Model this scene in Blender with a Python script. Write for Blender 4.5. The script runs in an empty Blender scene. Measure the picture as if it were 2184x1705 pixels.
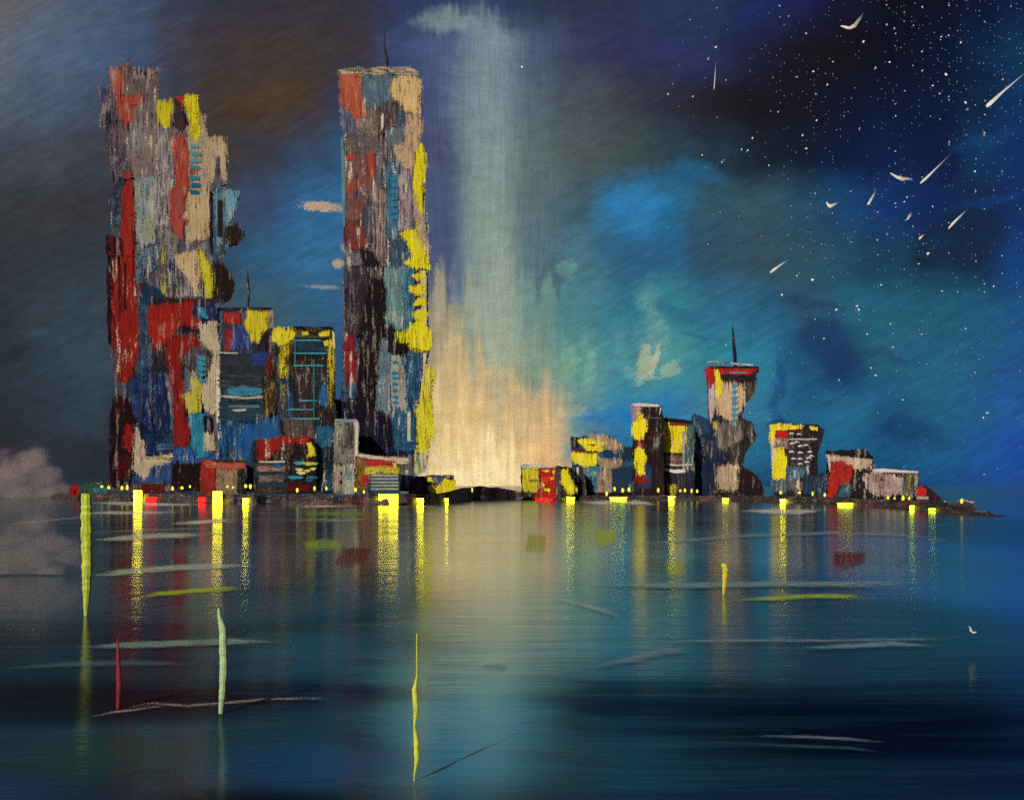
import bpy, bmesh, math, random
import numpy as np
from mathutils import Vector, noise as mn
random.seed(7)
sc = bpy.context.scene
COL = sc.collection
# ---------------------------------------------------------------- camera, light, exposure
PW, PH, HOR, CAMH, LENS = 2184.0, 1705.0, 1035.0, 15.0, 35.0
F = PW * LENS / 36.0                       # focal length in the 2184-wide pixel units used for proportions
cam_d = bpy.data.cameras.new("camera"); cam = bpy.data.objects.new("camera", cam_d); COL.objects.link(cam)
cam.location = (0, 0, CAMH); cam.rotation_euler = (math.radians(90), 0, 0)
cam_d.lens = LENS; cam_d.sensor_width = 36; cam_d.shift_y = (HOR - PH / 2) / PW
cam_d.clip_start = 0.5; cam_d.clip_end = 60000
sc.camera = cam
SUN_EL, SUN_AZ = math.radians(33), math.radians(-28)     # behind the viewer, to the left
sun_d = bpy.data.lights.new("sun", 'SUN'); sun = bpy.data.objects.new("sun", sun_d); COL.objects.link(sun)
sun_d.energy = 3.6; sun_d.angle = math.radians(0.5); sun_d.color = (1.0, 0.93, 0.82)
_d = Vector((math.sin(SUN_AZ) * math.cos(SUN_EL), -math.cos(SUN_AZ) * math.cos(SUN_EL), math.sin(SUN_EL)))
sun.rotation_euler = _d.to_track_quat('Z', 'Y').to_euler()
sc.view_settings.view_transform = 'Standard'; sc.view_settings.look = 'None'
sc.view_settings.exposure = 0; sc.view_settings.gamma = 1
sc.render.engine = 'CYCLES'
sc.cycles.max_bounces = 6; sc.cycles.diffuse_bounces = 2; sc.cycles.glossy_bounces = 3
sc.cycles.transparent_max_bounces = 12
sc.cycles.use_denoising = False

def lin(h):
    h = h.lstrip('#'); r = []
    for i in (0, 2, 4):
        c = int(h[i:i + 2], 16) / 255
        r.append(c / 12.92 if c <= 0.04045 else ((c + 0.055) / 1.055) ** 2.4)
    return (*r, 1.0)

class NT:
    """small helper to write node graphs"""
    def __init__(s, tree): s.t = tree; tree.nodes.clear()
    def n(s, typ, **kw):
        nd = s.t.nodes.new(typ)
        for k, v in kw.items(): setattr(nd, k, v)
        return nd
    def put(s, sock, v):
        if hasattr(v, 'is_output'): s.t.links.new(v, sock)
        else: sock.default_value = v
    def m(s, op, a, b=0.0, c=None, clamp=False):
        nd = s.n('ShaderNodeMath', operation=op, use_clamp=clamp)
        s.put(nd.inputs[0], a); s.put(nd.inputs[1], b)
        if c is not None: s.put(nd.inputs[2], c)
        return nd.outputs[0]
    def vec(s, x, y, z=0.0):
        nd = s.n('ShaderNodeCombineXYZ')
        for i, v in enumerate((x, y, z)): s.put(nd.inputs[i], v)
        return nd.outputs[0]
    def noise(s, v, scale=1.0, detail=2.0, rough=0.5, dim='3D'):
        nd = s.n('ShaderNodeTexNoise', noise_dimensions=dim)
        s.put(nd.inputs['Vector'], v); nd.inputs['Scale'].default_value = scale
        nd.inputs['Detail'].default_value = detail; nd.inputs['Roughness'].default_value = rough
        return nd.outputs['Fac']
    def mr(s, v, a, b, c=0.0, d=1.0, smooth=False):
        nd = s.n('ShaderNodeMapRange', interpolation_type='SMOOTHSTEP' if smooth else 'LINEAR')
        for i, q in enumerate((v, a, b, c, d)): s.put(nd.inputs[i], q)
        return nd.outputs[0]
    def mix(s, f, a, b, blend='MIX'):
        nd = s.n('ShaderNodeMix', data_type='RGBA', blend_type=blend)
        s.put(nd.inputs[0], f); s.put(nd.inputs[6], a); s.put(nd.inputs[7], b)
        return nd.outputs[2]
    def sx(s, v, i):
        nd = s.n('ShaderNodeSeparateXYZ'); s.put(nd.inputs[0], v); return nd.outputs[i]
    def scale(s, v, k):
        nd = s.n('ShaderNodeVectorMath', operation='MULTIPLY'); s.put(nd.inputs[0], v); nd.inputs[1].default_value = k
        return nd.outputs[0]

# ---------------------------------------------------------------- the night sky (world, direction based)
world = bpy.data.worlds.new("World"); sc.world = world; world.use_nodes = True
W = NT(world.node_tree)
geo = W.n('ShaderNodeTexCoord'); sep = W.n('ShaderNodeSeparateXYZ'); W.put(sep.inputs[0], geo.outputs['Generated'])
dx, dy, dz = sep.outputs
fw = W.m('MAXIMUM', dy, 0.3)
px = W.m('MULTIPLY_ADD', W.m('DIVIDE', dx, fw), F, 1092.0)
py = W.m('MULTIPLY_ADD', W.m('DIVIDE', dz, fw), -F, HOR)
base = W.vec(px, py)
wx = W.m('MULTIPLY', W.m('SUBTRACT', W.noise(base, 1 / 130, 3, .55), .5), 120.0)
wy = W.m('MULTIPLY', W.m('SUBTRACT', W.noise(W.vec(px, W.m('ADD', py, 900.0)), 1 / 130, 3, .55), .5), 90.0)
inbeam = W.mr(W.m('ABSOLUTE', W.m('SUBTRACT', px, 1045.0)), 90, 210, 1, 0, True)
qx = W.m('ADD', px, W.m('MULTIPLY', wx, W.mr(inbeam, 0, 1, 1, .25)))
ups = W.noise(W.vec(W.m('MULTIPLY', px, 9.0), py), 1 / 190, 4, .6)
qy = W.m('ADD', W.m('ADD', py, wy), W.m('MULTIPLY', W.m('MULTIPLY', W.m('SUBTRACT', ups, .5), inbeam), W.mr(py, 350, 700, 60, 330)))
ROWS = [(0, "605d63 565f70 4a5a70 41506a 383c50 333340 35303a 38323a 33303c 2e3a5a 2c3e62 2e4062 2c3650 2a3048 2a3250 283456 223450 1c2858 1a1e48 10102a 0a0818 080a20 081030 0c1a42"),
 (110, "5c6672 505f78 485c78 3f4f6c 3f3c48 3d3438 3f3534 3e3534 393338 38466a 4a5a7c 6c8088 48546e 343a58 2e2f52 2a3058 252c52 1c1c38 150e1a 100a14 07081c 050c28 062040 0a3052"),
 (220, "4f5a66 48566a 414c60 3c4254 3a3a44 3e342f 45372d 403430 2f3a58 344068 4a5676 768690 566470 424c56 3c4048 2c2c3c 201a24 16101a 120e1a 0a0e26 07102c 071435 082040 0a2e5a"),
 (330, "3e4450 40454e 3c3e48 3a3b46 3c3c44 3a3638 383844 32445e 2f5478 35507c 434a68 7c8f8c 5c6c6e 485450 3a4848 28404c 1e3240 141e2c 0c1628 081638 081a40 08163a 0c3058 0c2c60"),
 (440, "33363c 35363c 323339 34353f 3a3d48 38425a 34486a 2c628c 2f6894 3a5a80 4a5674 84968c 566a70 3c5a68 286c98 24688e 2c5060 30505c 24485e 143e6c 0e3066 0a2254 0c2244 0c2c60"),
 (550, "2c3138 2e353c 2e363e 30384a 343c4c 30485e 2e5a7a 30648c 306488 3a5a78 545e78 84988c 54707a 46707e 2a5a7c 265a80 2c4c62 304a58 2a4a5c 1c4660 143a54 0e2840 0c2440 0e3a74"),
 (660, "2a323a 303c46 323f4a 34404c 36464f 384c5a 3a5666 2f5a78 30587a 3c5a70 9c9478 86a094 6a8a84 4a7a84 2f7388 347c88 2a6a84 26607c 2a4f68 225c74 1e5a70 1c566e 1a5474 184e80"),
 (770, "26303a 2c3a46 324350 2f3d4a 2f4050 30485c 2c4e68 2a5270 2a4c6c 3a5a74 b8a47c 98a088 7f9480 5a8c88 3f8590 489090 2c7c90 267490 1a5274 143c64 205e76 1e5c78 1c587c 1a5084"),
 (880, "242c38 283440 2c3c48 26303c 263040 263448 28405a 2a4c68 2c5070 3a6080 dcbe84 dcba82 bca67c 6a9490 2e7aa4 2874a0 3a7a90 2c7090 185a80 1c6488 16547a 1a5c7c 1a5884 1a5494"),
 (960, "2a2c34 28303c 242c38 1e2634 1e2634 202a38 243448 284058 304c64 5a6a74 e8cc8e eed094 e6c486 7a9088 286a90 2a6c94 2c6c88 226484 164f74 186084 125078 185c84 185290 184a9c"),
 (1035, "2c3036 2a323a 26303a 20282f 1c2230 1e2634 222c3c 2a3848 4a5058 a08c70 f4d89c f8e0a8 eccc94 c8a47c 28506c 1c4a6c 1c4a6a 184a6c 144464 144c70 144c74 1a4c7c 1e4884 204888")]
fx = W.m('DIVIDE', qx, PW)
skyc, prev = None, 0
for (yy, row) in ROWS:
    cr = W.n('ShaderNodeValToRGB'); W.put(cr.inputs[0], fx); cr.color_ramp.interpolation = 'EASE'
    cs = row.split(); e = cr.color_ramp.elements
    e[0].position = 0; e[0].color = lin(cs[0]); e[1].position = 1; e[1].color = lin(cs[-1])
    for i, c in enumerate(cs[1:-1], 1):
        q = e.new(i / (len(cs) - 1)); q.color = lin(c)
    skyc = cr.outputs[0] if skyc is None else W.mix(W.mr(qy, prev, yy, 0, 1, True), skyc, cr.outputs[0])
    prev = yy
edge_n = W.noise(W.vec(px, py), 1 / 22, 3, .6)
# paint dabs and cloud patches of the sky: centre, radii, tilt, colour, strength
BLOBS = [(1028, 220, 84, 190, 0, '74848e', .75), (960, 44, 95, 26, 6, '7e8a8e', .85), (1050, 70, 85, 52, 35, '7a8a94', .8), (1035, 420, 62, 330, 0, '84948f', .45), (1235, 260, 110, 120, 0, '4a545c', .5), 
 (1065, 720, 60, 260, 0, 'a8aa90', .4), (1365, 435, 66, 88, 25, '2c7eb4', .62), (1480, 370, 90, 30, 10, '1e6a96', .45),
 (1180, 592, 40, 32, 0, '3c4e60', .5), (1208, 574, 22, 19, 0, '6c9894', .5), (682, 440, 38, 11, 3, 'c4a880', .8), (724, 446, 24, 8, 8, 'a89678', .6),
 (738, 528, 12, 9, 0, 'b09c80', .6), (722, 562, 13, 10, 0, 'b8a07c', .7), (690, 612, 40, 4, 3, '9a8f80', .6),
 (1745, 715, 75, 55, 10, '10305c', .7), (1795, 785, 45, 65, -10, '0f2e5a', .65), (1640, 640, 70, 30, 0, '1f4c6c', .5), (1660, 720, 40, 90, 0, '1a5880', .5), (1560, 850, 40, 60, 0, '2c7890', .4), (1850, 640, 90, 40, 6, '1c6080', .4), (1980, 760, 90, 50, -5, '1a5a80', .4), (1735, 648, 80, 18, 5, '1c3a5c', .7), (1880, 762, 110, 14, 4, '16385a', .4),
 (1930, 920, 105, 42, 8, '0f3864', .75), (1700, 905, 60, 12, 0, '0c2c58', .7), (1660, 820, 12, 60, 0, '12407a', .6),
 (1382, 655, 36, 60, 0, '6c9c98', .4), (1392, 720, 30, 62, -8, '7ca89c', .4), (1330, 740, 22, 70, 0, '5c9ca0', .35), (1374, 776, 17, 40, 14, 'b0b490', .65), (1396, 770, 8, 34, 14, 'ccc298', .6), (1430, 788, 24, 16, -30, '9cb090', .6), (1342, 792, 14, 16, 0, '68a0a0', .6), (1385, 806, 34, 5, -4, '88a89c', .7),
 (1250, 790, 14, 70, 5, '7cb09c', .4), (1215, 770, 16, 50, 0, '7ca88c', .5), (1290, 960, 55, 80, 0, '2a6c94', .7), (1300, 880, 80, 28, -5, '1f72aa', .8), (1420, 850, 50, 30, 0, '2674a4', .5), (1215, 878, 40, 14, -8, 'a8ac88', .5),
 (1048, 935, 14, 30, 0, 'f2d8a6', .75), (1010, 955, 30, 36, 0, 'e8c892', .4), (1010, 820, 50, 22, 0, 'd0ac7c', .6), (1050, 800, 40, 20, 0, 'ccae80', .5), (985, 900, 40, 50, 0, 'dcb480', .5),
 (975, 800, 50, 70, 0, 'ccb07c', .6), (1090, 870, 90, 60, 0, 'd0b07a', .6), (1180, 890, 50, 30, 0, 'bca47c', .5), (1020, 1005, 130, 30, 0, 'f4dca8', .8), (1120, 1015, 70, 20, 0, 'f0d0a0', .6), (1166, 958, 62, 90, 0, 'dcb27c', .85),
 (922, 330, 20, 95, 0, '4c4866', .45), (945, 520, 42, 110, 0, '36406a', .45), (932, 640, 12, 60, 0, 'b0a088', .5), (975, 600, 18, 60, 0, '44709a', .35),
 (560, 210, 150, 55, -12, '4a3a2c', .6), (520, 245, 60, 22, -10, '3a2a20', .6),
 (2100, 300, 90, 16, -12, '123e6e', .5), (2050, 490, 90, 20, -10, '08203c', .6), (2120, 430, 80, 16, -12, '0e3a7c', .5), (1700, 560, 120, 30, 0, '2c5264', .4),
 (40, 760, 80, 20, -6, '1e242c', .5), (100, 700, 60, 10, -6, '3a4854', .4), (1560, 620, 60, 30, 0, '31587c', .4), (1480, 705, 70, 7, 4, '16446a', .4), (1455, 662, 60, 14, 0, '1e5078', .4)]
for (cx, cy, rx, ry, an, c, al) in BLOBS:
    a = math.radians(an)
    ux = W.m('SUBTRACT', qx if ry + rx > 60 else px, cx); uy = W.m('SUBTRACT', qy if ry + rx > 60 else py, cy)
    ex = W.m('MULTIPLY_ADD', ux, math.cos(a) / rx, W.m('MULTIPLY', uy, math.sin(a) / rx))
    ey = W.m('MULTIPLY_ADD', ux, -math.sin(a) / ry, W.m('MULTIPLY', uy, math.cos(a) / ry))
    r = W.m('SQRT', W.m('MULTIPLY_ADD', ex, ex, W.m('MULTIPLY', ey, ey)))
    r = W.m('ADD', r, W.m('MULTIPLY', W.m('SUBTRACT', edge_n, .5), 1.4 if rx + ry < 110 else .7))
    if rx + ry < 75: r = W.m('ADD', r, W.m('MULTIPLY', W.m('SUBTRACT', W.noise(base, 1 / 4.0, 1, .5), .5), 1.5))
    soft = .7 if rx + ry < 75 else .2
    skyc = W.mix(W.mr(r, soft, 1.25, al, 0, True), skyc, lin(c))
# brush work: slanted bristle marks, upright ones in the light shaft, and the grain of the ground
sl = W.noise(W.vec(W.m('MULTIPLY_ADD', px, .88, W.m('MULTIPLY', py, -.47)), W.m('MULTIPLY', W.m('MULTIPLY_ADD', px, .47, W.m('MULTIPLY', py, .88)), 7.0)), 1 / 90, 4, .62)
up = W.noise(W.vec(W.m('MULTIPLY', px, 14.0), py), 1 / 130, 4, .6)
br = W.m('ADD', W.m('MULTIPLY', sl, W.m('SUBTRACT', 1.0, inbeam)), W.m('MULTIPLY', up, inbeam))
gr = W.noise(base, 1 / 2.3, 1, .5)
mot = W.noise(W.vec(px, W.m('MULTIPLY', py, 1.8)), 1 / 45, 5, .68)
k = W.m('MULTIPLY', W.mr(mot, .3, .7, .86, 1.14), W.mr(br, .25, .75, .82, 1.18)) ; k = W.m('MULTIPLY', k, 1.0)
k = W.m('MULTIPLY', k, W.mr(gr, .3, .7, .70, 1.30))
vm = W.n('ShaderNodeVectorMath', operation='SCALE'); W.put(vm.inputs[0], skyc); W.put(vm.inputs[3], k)
skyc = vm.outputs[0]
# star dust, thickest high on the right
def dust(cell, size, dens, bright, seed):
    global skyc
    jx = W.m('MULTIPLY', W.m('SUBTRACT', W.noise(base, 1 / 3.5, 1), .5), 5.0); jy = W.m('MULTIPLY', W.m('SUBTRACT', W.noise(W.vec(W.m('ADD', px, 777.0), py), 1 / 3.5, 1), .5), 5.0)
    vo = W.n('ShaderNodeTexVoronoi', voronoi_dimensions='2D'); W.put(vo.inputs['Vector'], W.vec(W.m('ADD', W.m('ADD', px, seed), jx), W.m('ADD', py, jy))); vo.inputs['Scale'].default_value = 1 / cell
    rnd = W.n('ShaderNodeSeparateXYZ'); W.put(rnd.inputs[0], vo.outputs['Color'])
    f = W.m('MULTIPLY', W.mr(px, 1350, 1950, 0, 1, True), W.mr(py, 150, 900, 1, .12, True))
    f = W.m('MULTIPLY', f, W.mr(py, 990, 1030, 1, 0))
    cl = W.mr(W.noise(base, 1 / 120, 2, .6), .35, .65, .25, 1.3)
    on = W.m('LESS_THAN', rnd.outputs[0], W.m('MULTIPLY', W.m('MULTIPLY', f, cl), dens))
    dot = W.mr(vo.outputs['Distance'], size / cell * .5, size / cell, 1, 0)
    fac = W.m('MULTIPLY', W.m('MULTIPLY', on, dot), W.mr(rnd.outputs[1], 0, 1, bright * .35, bright))
    skyc = W.mix(fac, skyc, (.82, .85, .85, 1))
dust(8.0, 1.25, .20, .42, 0); dust(19.0, 1.8, .13, .85, 333)
bg = W.n('ShaderNodeBackground'); W.put(bg.inputs[0], skyc); bg.inputs[1].default_value = 1.0
# a breath of twilight from the physical sky is added under the clouds
nis = W.n('ShaderNodeTexSky', sky_type='NISHITA'); nis.sun_disc = False
nis.sun_elevation = math.radians(1.0); nis.sun_rotation = math.pi - SUN_AZ
bg2 = W.n('ShaderNodeBackground'); W.put(bg2.inputs[0], nis.outputs[0]); bg2.inputs[1].default_value = .004
ad = W.n('ShaderNodeAddShader'); W.put(ad.inputs[0], bg.outputs[0]); W.put(ad.inputs[1], bg2.outputs[0])
wo = W.n('ShaderNodeOutputWorld'); W.put(wo.inputs[0], ad.outputs[0])

# ---------------------------------------------------------------- materials
MATS = {}
def paint(a, b=None, cover=.7, direction='v', rough=.5, key='', edge=0.0):
    """thick acrylic paint: colour a dragged over colour b, dry-brush breaks, bristle relief"""
    kk = (a, b, cover, direction, rough, key, edge)
    if kk in MATS: return MATS[kk]
    m = bpy.data.materials.new("paint_" + a); m.use_nodes = True; N = NT(m.node_tree)
    g = N.n('ShaderNodeNewGeometry'); p = g.outputs['Position']
    k = (1 / 1.6, 1 / 3, 1 / 18) if direction == 'v' else (1 / 18, 1 / 18, 1 / 1.5)
    st = N.noise(N.scale(p, k), 1, 3, .6)
    fi = N.noise(p, 1 / 1.1, 1, .5)
    lo = N.noise(p, 1 / 9, 2, .5)
    s = N.m('ADD', N.m('MULTIPLY', st, .42), N.m('ADD', N.m('MULTIPLY', fi, .34), N.m('MULTIPLY', lo, .24)))
    ca = lin(a); cb = lin(b) if b else tuple(x * .55 for x in ca[:3]) + (1,)
    t = .37 + .25 * (cover if b else .82)
    c = N.mix(N.mr(s, t - .03, t + .03, 0, 1), ca, cb)
    big = N.noise(N.scale(p, (1 / 14, 1 / 14, 1 / 26)), 1, 3, .55)
    if b: c = N.mix(N.mr(big, .45, .75, 0, .45), c, cb)
    # canvas pores and under-painting that show where the brush ran dry
    st2 = N.noise(N.scale(p, (1 / 2.2, 1 / 3, 1 / 30) if direction == 'v' else (1 / 30, 1 / 30, 1 / 2.0)), 1.37, 3, .65)
    dry = N.m('ADD', N.m('MULTIPLY', st2, .6), N.m('MULTIPLY', fi, .4))
    c = N.mix(N.mr(dry, .565, .60, 0, .8 if not edge or edge > .9 else .3), c, lin('18141c'))
    c = N.mix(N.mr(dry, .385, .36, 0, .45 if not edge or edge > .9 else .1), c, tuple(min(1, x * 1.35 + .05) for x in ca[:3]) + (1,))
    if (not edge or edge > .9) and direction == 'v':
        # knife scrapes dragged down across neighbouring colours
        k1 = N.m('ADD', N.m('MULTIPLY', N.noise(N.scale(p, (1 / 4.2, 1 / 9, 1 / 26)), 1, 3, .62), .75), N.m('MULTIPLY', fi, .25))
        k2 = N.m('ADD', N.m('MULTIPLY', N.noise(N.vec(N.m('MULTIPLY', N.sx(p, 0), 1 / 5.0), N.m('MULTIPLY', N.sx(p, 2), 1 / 34), 7.3), 1, 3, .6), .75), N.m('MULTIPLY', fi, .25))
        lum = .3 * ca[0] + .6 * ca[1] + .1 * ca[2]; vivid = max(ca[:3]) - min(ca[:3]) > .3
        c = N.mix(N.mr(k1, .57, .62, 0, .85 if lum > .09 and not vivid else .32), c, lin('d0c2aa'))
        c = N.mix(N.mr(k2, .595, .64, 0, .55 if vivid else .85), c, lin('120e18'))
    v = N.m('MULTIPLY', N.mr(st, .3, .7, .70, 1.20), N.mr(fi, .3, .7, .84, 1.12))
    sc_ = N.n('ShaderNodeVectorMath', operation='SCALE'); N.put(sc_.inputs[0], c); N.put(sc_.inputs[3], v)
    bs = N.n('ShaderNodeBsdfPrincipled'); N.put(bs.inputs['Base Color'], sc_.outputs[0]); bs.inputs['Roughness'].default_value = rough
    bs.inputs['Specular IOR Level'].default_value = .08
    bu = N.n('ShaderNodeBump'); bu.inputs['Strength'].default_value = .55; bu.inputs['Distance'].default_value = .5
    N.put(bu.inputs['Height'], s); N.put(bs.inputs['Normal'], bu.outputs[0])
    o = N.n('ShaderNodeOutputMaterial'); N.put(o.inputs[0], bs.outputs[0])
    if edge:
        at = N.n('ShaderNodeAttribute', attribute_name='edge')
        w = N.m('ADD', N.m('MULTIPLY', st, .45), N.m('ADD', N.m('MULTIPLY', fi, .35), N.m('MULTIPLY', lo, .2)))
        e = N.m('ADD', at.outputs['Fac'], N.m('MULTIPLY', N.m('SUBTRACT', w, .47), edge * 17))
        t_ = N.n('ShaderNodeBsdfTransparent'); mx = N.n('ShaderNodeMixShader'); N.put(mx.inputs[0], N.mr(e, -.5, .5, 0, 1))
        N.put(mx.inputs[1], t_.outputs[0]); N.put(mx.inputs[2], bs.outputs[0]); N.put(o.inputs[0], mx.outputs[0])
    MATS[kk] = m; return m
def glow(a, strength):
    kk = ('glow', a, strength)
    if kk in MATS: return MATS[kk]
    m = bpy.data.materials.new("glow_" + a); m.use_nodes = True; N = NT(m.node_tree)
    e = N.n('ShaderNodeEmission'); e.inputs[0].default_value = lin(a); e.inputs[1].default_value = strength
    o = N.n('ShaderNodeOutputMaterial'); N.put(o.inputs[0], e.outputs[0]); MATS[kk] = m; return m

# ---------------------------------------------------------------- object helpers
def tag(o, label=None, cat=None, group=None, kind=None):
    if label: o['label'] = label
    if cat: o['category'] = cat
    if group: o['group'] = group
    if kind: o['kind'] = kind
    return o
def link(name, bm, mat, parent=None, smooth=False):
    me = bpy.data.meshes.new(name); bm.normal_update(); bm.to_mesh(me); bm.free()
    if smooth:
        for f in me.polygons: f.use_smooth = True
    me.materials.append(mat); o = bpy.data.objects.new(name, me); COL.objects.link(o)
    if parent: o.parent = parent
    return o
# picture frames the measurements were taken in: origin and step in 2184-wide units
Z = {0: (0, 0, 1), 1: (174.7, 104.8, .2562), 2: (174.7, 524.2, .3329), 3: (655.2, 52.4, .3073), 4: (524.2, 567.8, .3074), 5: (917.3, 786.2, .24),
     6: (1310.4, 681.4, .2562), 7: (1616.2, 829.9, .2818), 'A': (0, 873.6, .3074), 'B': (0, 1310.4, .44), 'C': (873.6, 1223, .6), 'D': (1004.6, 1004.6, .54), 'E': (131, 1004.6, .4)}
def tr(z, pts):
    ox, oy, s = Z[z]; return [(ox + x * s, oy + y * s) for x, y in pts]
def ragged(pts, step=5.0, amp=2.0, closed=True):
    out = []; n = len(pts)
    for i in range(n if closed else n - 1):
        a, b = pts[i], pts[(i + 1) % n]; L = math.hypot(b[0] - a[0], b[1] - a[1])
        k = max(1, int(L / step))
        for j in range(k):
            t = j / k; x = a[0] + (b[0] - a[0]) * t; y = a[1] + (b[1] - a[1]) * t
            out.append((x + random.uniform(-amp, amp), y + random.uniform(-amp, amp)))
    return out
def grid_patch(pts, mapper, margin=3.0, thick=None, cell=None, layers=False, into=None):
    """fills an outline with a fine mesh that stores, per vertex, the distance to the outline"""
    P = np.array(pts, float); x0, y0 = P.min(0) - margin; x1, y1 = P.max(0) + margin
    w, h = x1 - x0, y1 - y0
    c = cell or max(1.3, min(4.5, min(w, h) / 7))
    nx, ny = max(3, int(w / c) + 1), max(3, int(h / c) + 1)
    gx, gy = np.meshgrid(np.linspace(x0, x1, nx), np.linspace(y0, y1, ny)); qx_, qy_ = gx.ravel(), gy.ravel()
    inside = np.zeros(len(qx_), bool); dist = np.full(len(qx_), 1e9); n = len(P)
    for i in range(n):
        ax, ay = P[i]; bx, by = P[(i + 1) % n]
        if ay != by:
            cr_ = ((ay > qy_) != (by > qy_)) & (qx_ < (bx - ax) * (qy_ - ay) / (by - ay) + ax); inside ^= cr_
        L = (bx - ax) ** 2 + (by - ay) ** 2
        if L < 1e-9: continue
        t = np.clip(((qx_ - ax) * (bx - ax) + (qy_ - ay) * (by - ay)) / L, 0, 1)
        dist = np.minimum(dist, np.hypot(qx_ - ax - t * (bx - ax), qy_ - ay - t * (by - ay)))
    sd = np.where(inside, dist, -dist)
    bm = into or bmesh.new(); el = bm.verts.layers.float.get('edge') or bm.verts.layers.float.new('edge')
    F0 = []
    if layers: lx = bm.verts.layers.float.new('sx'); ly = bm.verts.layers.float.new('sy'); tx = bm.verts.layers.float.new('tx'); ty = bm.verts.layers.float.new('ty')
    V = {}
    def vert(i):
        if i not in V:
            v = bm.verts.new(mapper(qx_[i], qy_[i])); v[el] = float(sd[i]); V[i] = v
            if layers: v[lx] = float(qx_[i]); v[ly] = float(qy_[i]); v[tx] = float((qx_[i] - x0) / w); v[ty] = float((qy_[i] - y0) / h)
        return V[i]
    for j in range(ny - 1):
        for i in range(nx - 1):
            k = (j * nx + i, j * nx + i + 1, (j + 1) * nx + i + 1, (j + 1) * nx + i)
            if max(sd[q] for q in k) > -margin: F0.append(bm.faces.new([vert(q) for q in k]))
    if thick:
        r = bmesh.ops.extrude_face_region(bm, geom=F0)
        bmesh.ops.translate(bm, vec=thick, verts=[v for v in r['geom'] if isinstance(v, bmesh.types.BMVert)])
    bmesh.ops.recalc_face_normals(bm, faces=bm.faces)
    return bm
class Site:
    """a spot on the shore: an Empty turned to face the bay, with its own facade plane"""
    def __init__(s, name, xc, Y, label, cat, group=None):
        a = (xc - 1092) / F; s.psi = math.atan(a); s.p0 = Vector((a * Y, Y, 0)); s.Y = Y
        s.r = Vector((math.cos(s.psi), -math.sin(s.psi), 0)); s.d = Vector((math.sin(s.psi), math.cos(s.psi), 0))
        s.e = bpy.data.objects.new(name, None); COL.objects.link(s.e); s.e.location = s.p0; s.e.rotation_euler = (0, 0, -s.psi)
        tag(s.e, label, cat, group); s.k = 0
    def loc(s, x, y, off=0.0):
        a, c = (x - 1092) / F, (HOR - y) / F
        t = (s.p0.dot(s.d) + off) / (a * math.sin(s.psi) + math.cos(s.psi))
        return Vector(((Vector((a * t, t, 0)) - s.p0).dot(s.r), off, max(CAMH + c * t, 1.0)))
    def slab(s, name, pts, mat, front=0.0, thick=1.0, amp=2.0, step=5.0, parent=None, label=None):
        """a solid slab whose front follows pts (already in 2184 units), front metres ahead of the facade plane"""
        P = [s.loc(x, y, -front) for x, y in (ragged(pts, step, amp) if amp else pts)]
        bm = bmesh.new(); vs = [bm.verts.new(p) for p in P]; f = bm.faces.new(vs)
        r = bmesh.ops.extrude_face_region(bm, geom=[f])
        bmesh.ops.translate(bm, vec=(0, thick, 0), verts=[v for v in r['geom'] if isinstance(v, bmesh.types.BMVert)])
        bmesh.ops.recalc_face_normals(bm, faces=bm.faces)
        o = link(name, bm, mat, parent or s.e)
        if label: o['label'] = label
        return o
    def add(s, z, items):
        for it in items:
            name, col, pts = it[0], it[1], it[2]; o = it[3] if len(it) > 3 else {}
            s.k += 1
            if len(pts) == 4 and not isinstance(pts[0], tuple):
                x0, y0, x1, y1 = pts; pts = [(x0, y0), (x1, y0), (x1, y1), (x0, y1)]
            c = col.split('/'); q_ = tr(z, pts if not (len(pts) == 4 and not isinstance(pts[0], tuple)) else [pts[:2], pts[2:]]); md = min(max(p[0] for p in q_) - min(p[0] for p in q_), max(p[1] for p in q_) - min(p[1] for p in q_)); ee = round(min(2.4, o.get('a', 1.9)) * .9 * min(2.0, max(.6, md / 14)), 1); mat = paint(c[0], c[1] if len(c) > 1 else None, o.get('c', .7), o.get('d', 'v'), edge=ee)
            fr = .12 + s.k * .035 + o.get('f', 0) * .3
            bm = grid_patch(tr(z, pts), lambda x, y: s.loc(x, y, -fr), margin=1.2 + ee * 2.2, thick=Vector((0, fr * .8, 0)))
            ob = link(name, bm, mat, s.e)
            if o.get('l'): ob['label'] = o['l']
    def tube(s, name, z, pts, rad, mat, parent=None):
        """tapering mast through points, rad per point in metres"""
        P = [s.loc(x, y, 3.0) for x, y in tr(z, pts)]
        bm = bmesh.new(); rings = []
        for p, r in zip(P, rad):
            rings.append([bm.verts.new(p + Vector((r * math.cos(q * math.pi / 4), r * math.sin(q * math.pi / 4), 0))) for q in range(8)])
        for a, b in zip(rings, rings[1:]):
            for q in range(8): bm.faces.new((a[q], a[(q + 1) % 8], b[(q + 1) % 8], b[q]))
        bm.faces.new(rings[0]); bm.faces.new(rings[-1]); bmesh.ops.recalc_face_normals(bm, faces=bm.faces)
        return link(name, bm, mat, parent or s.e)
P_ = 'wall_panel'; WN = 'window'
exec_order = None

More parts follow.
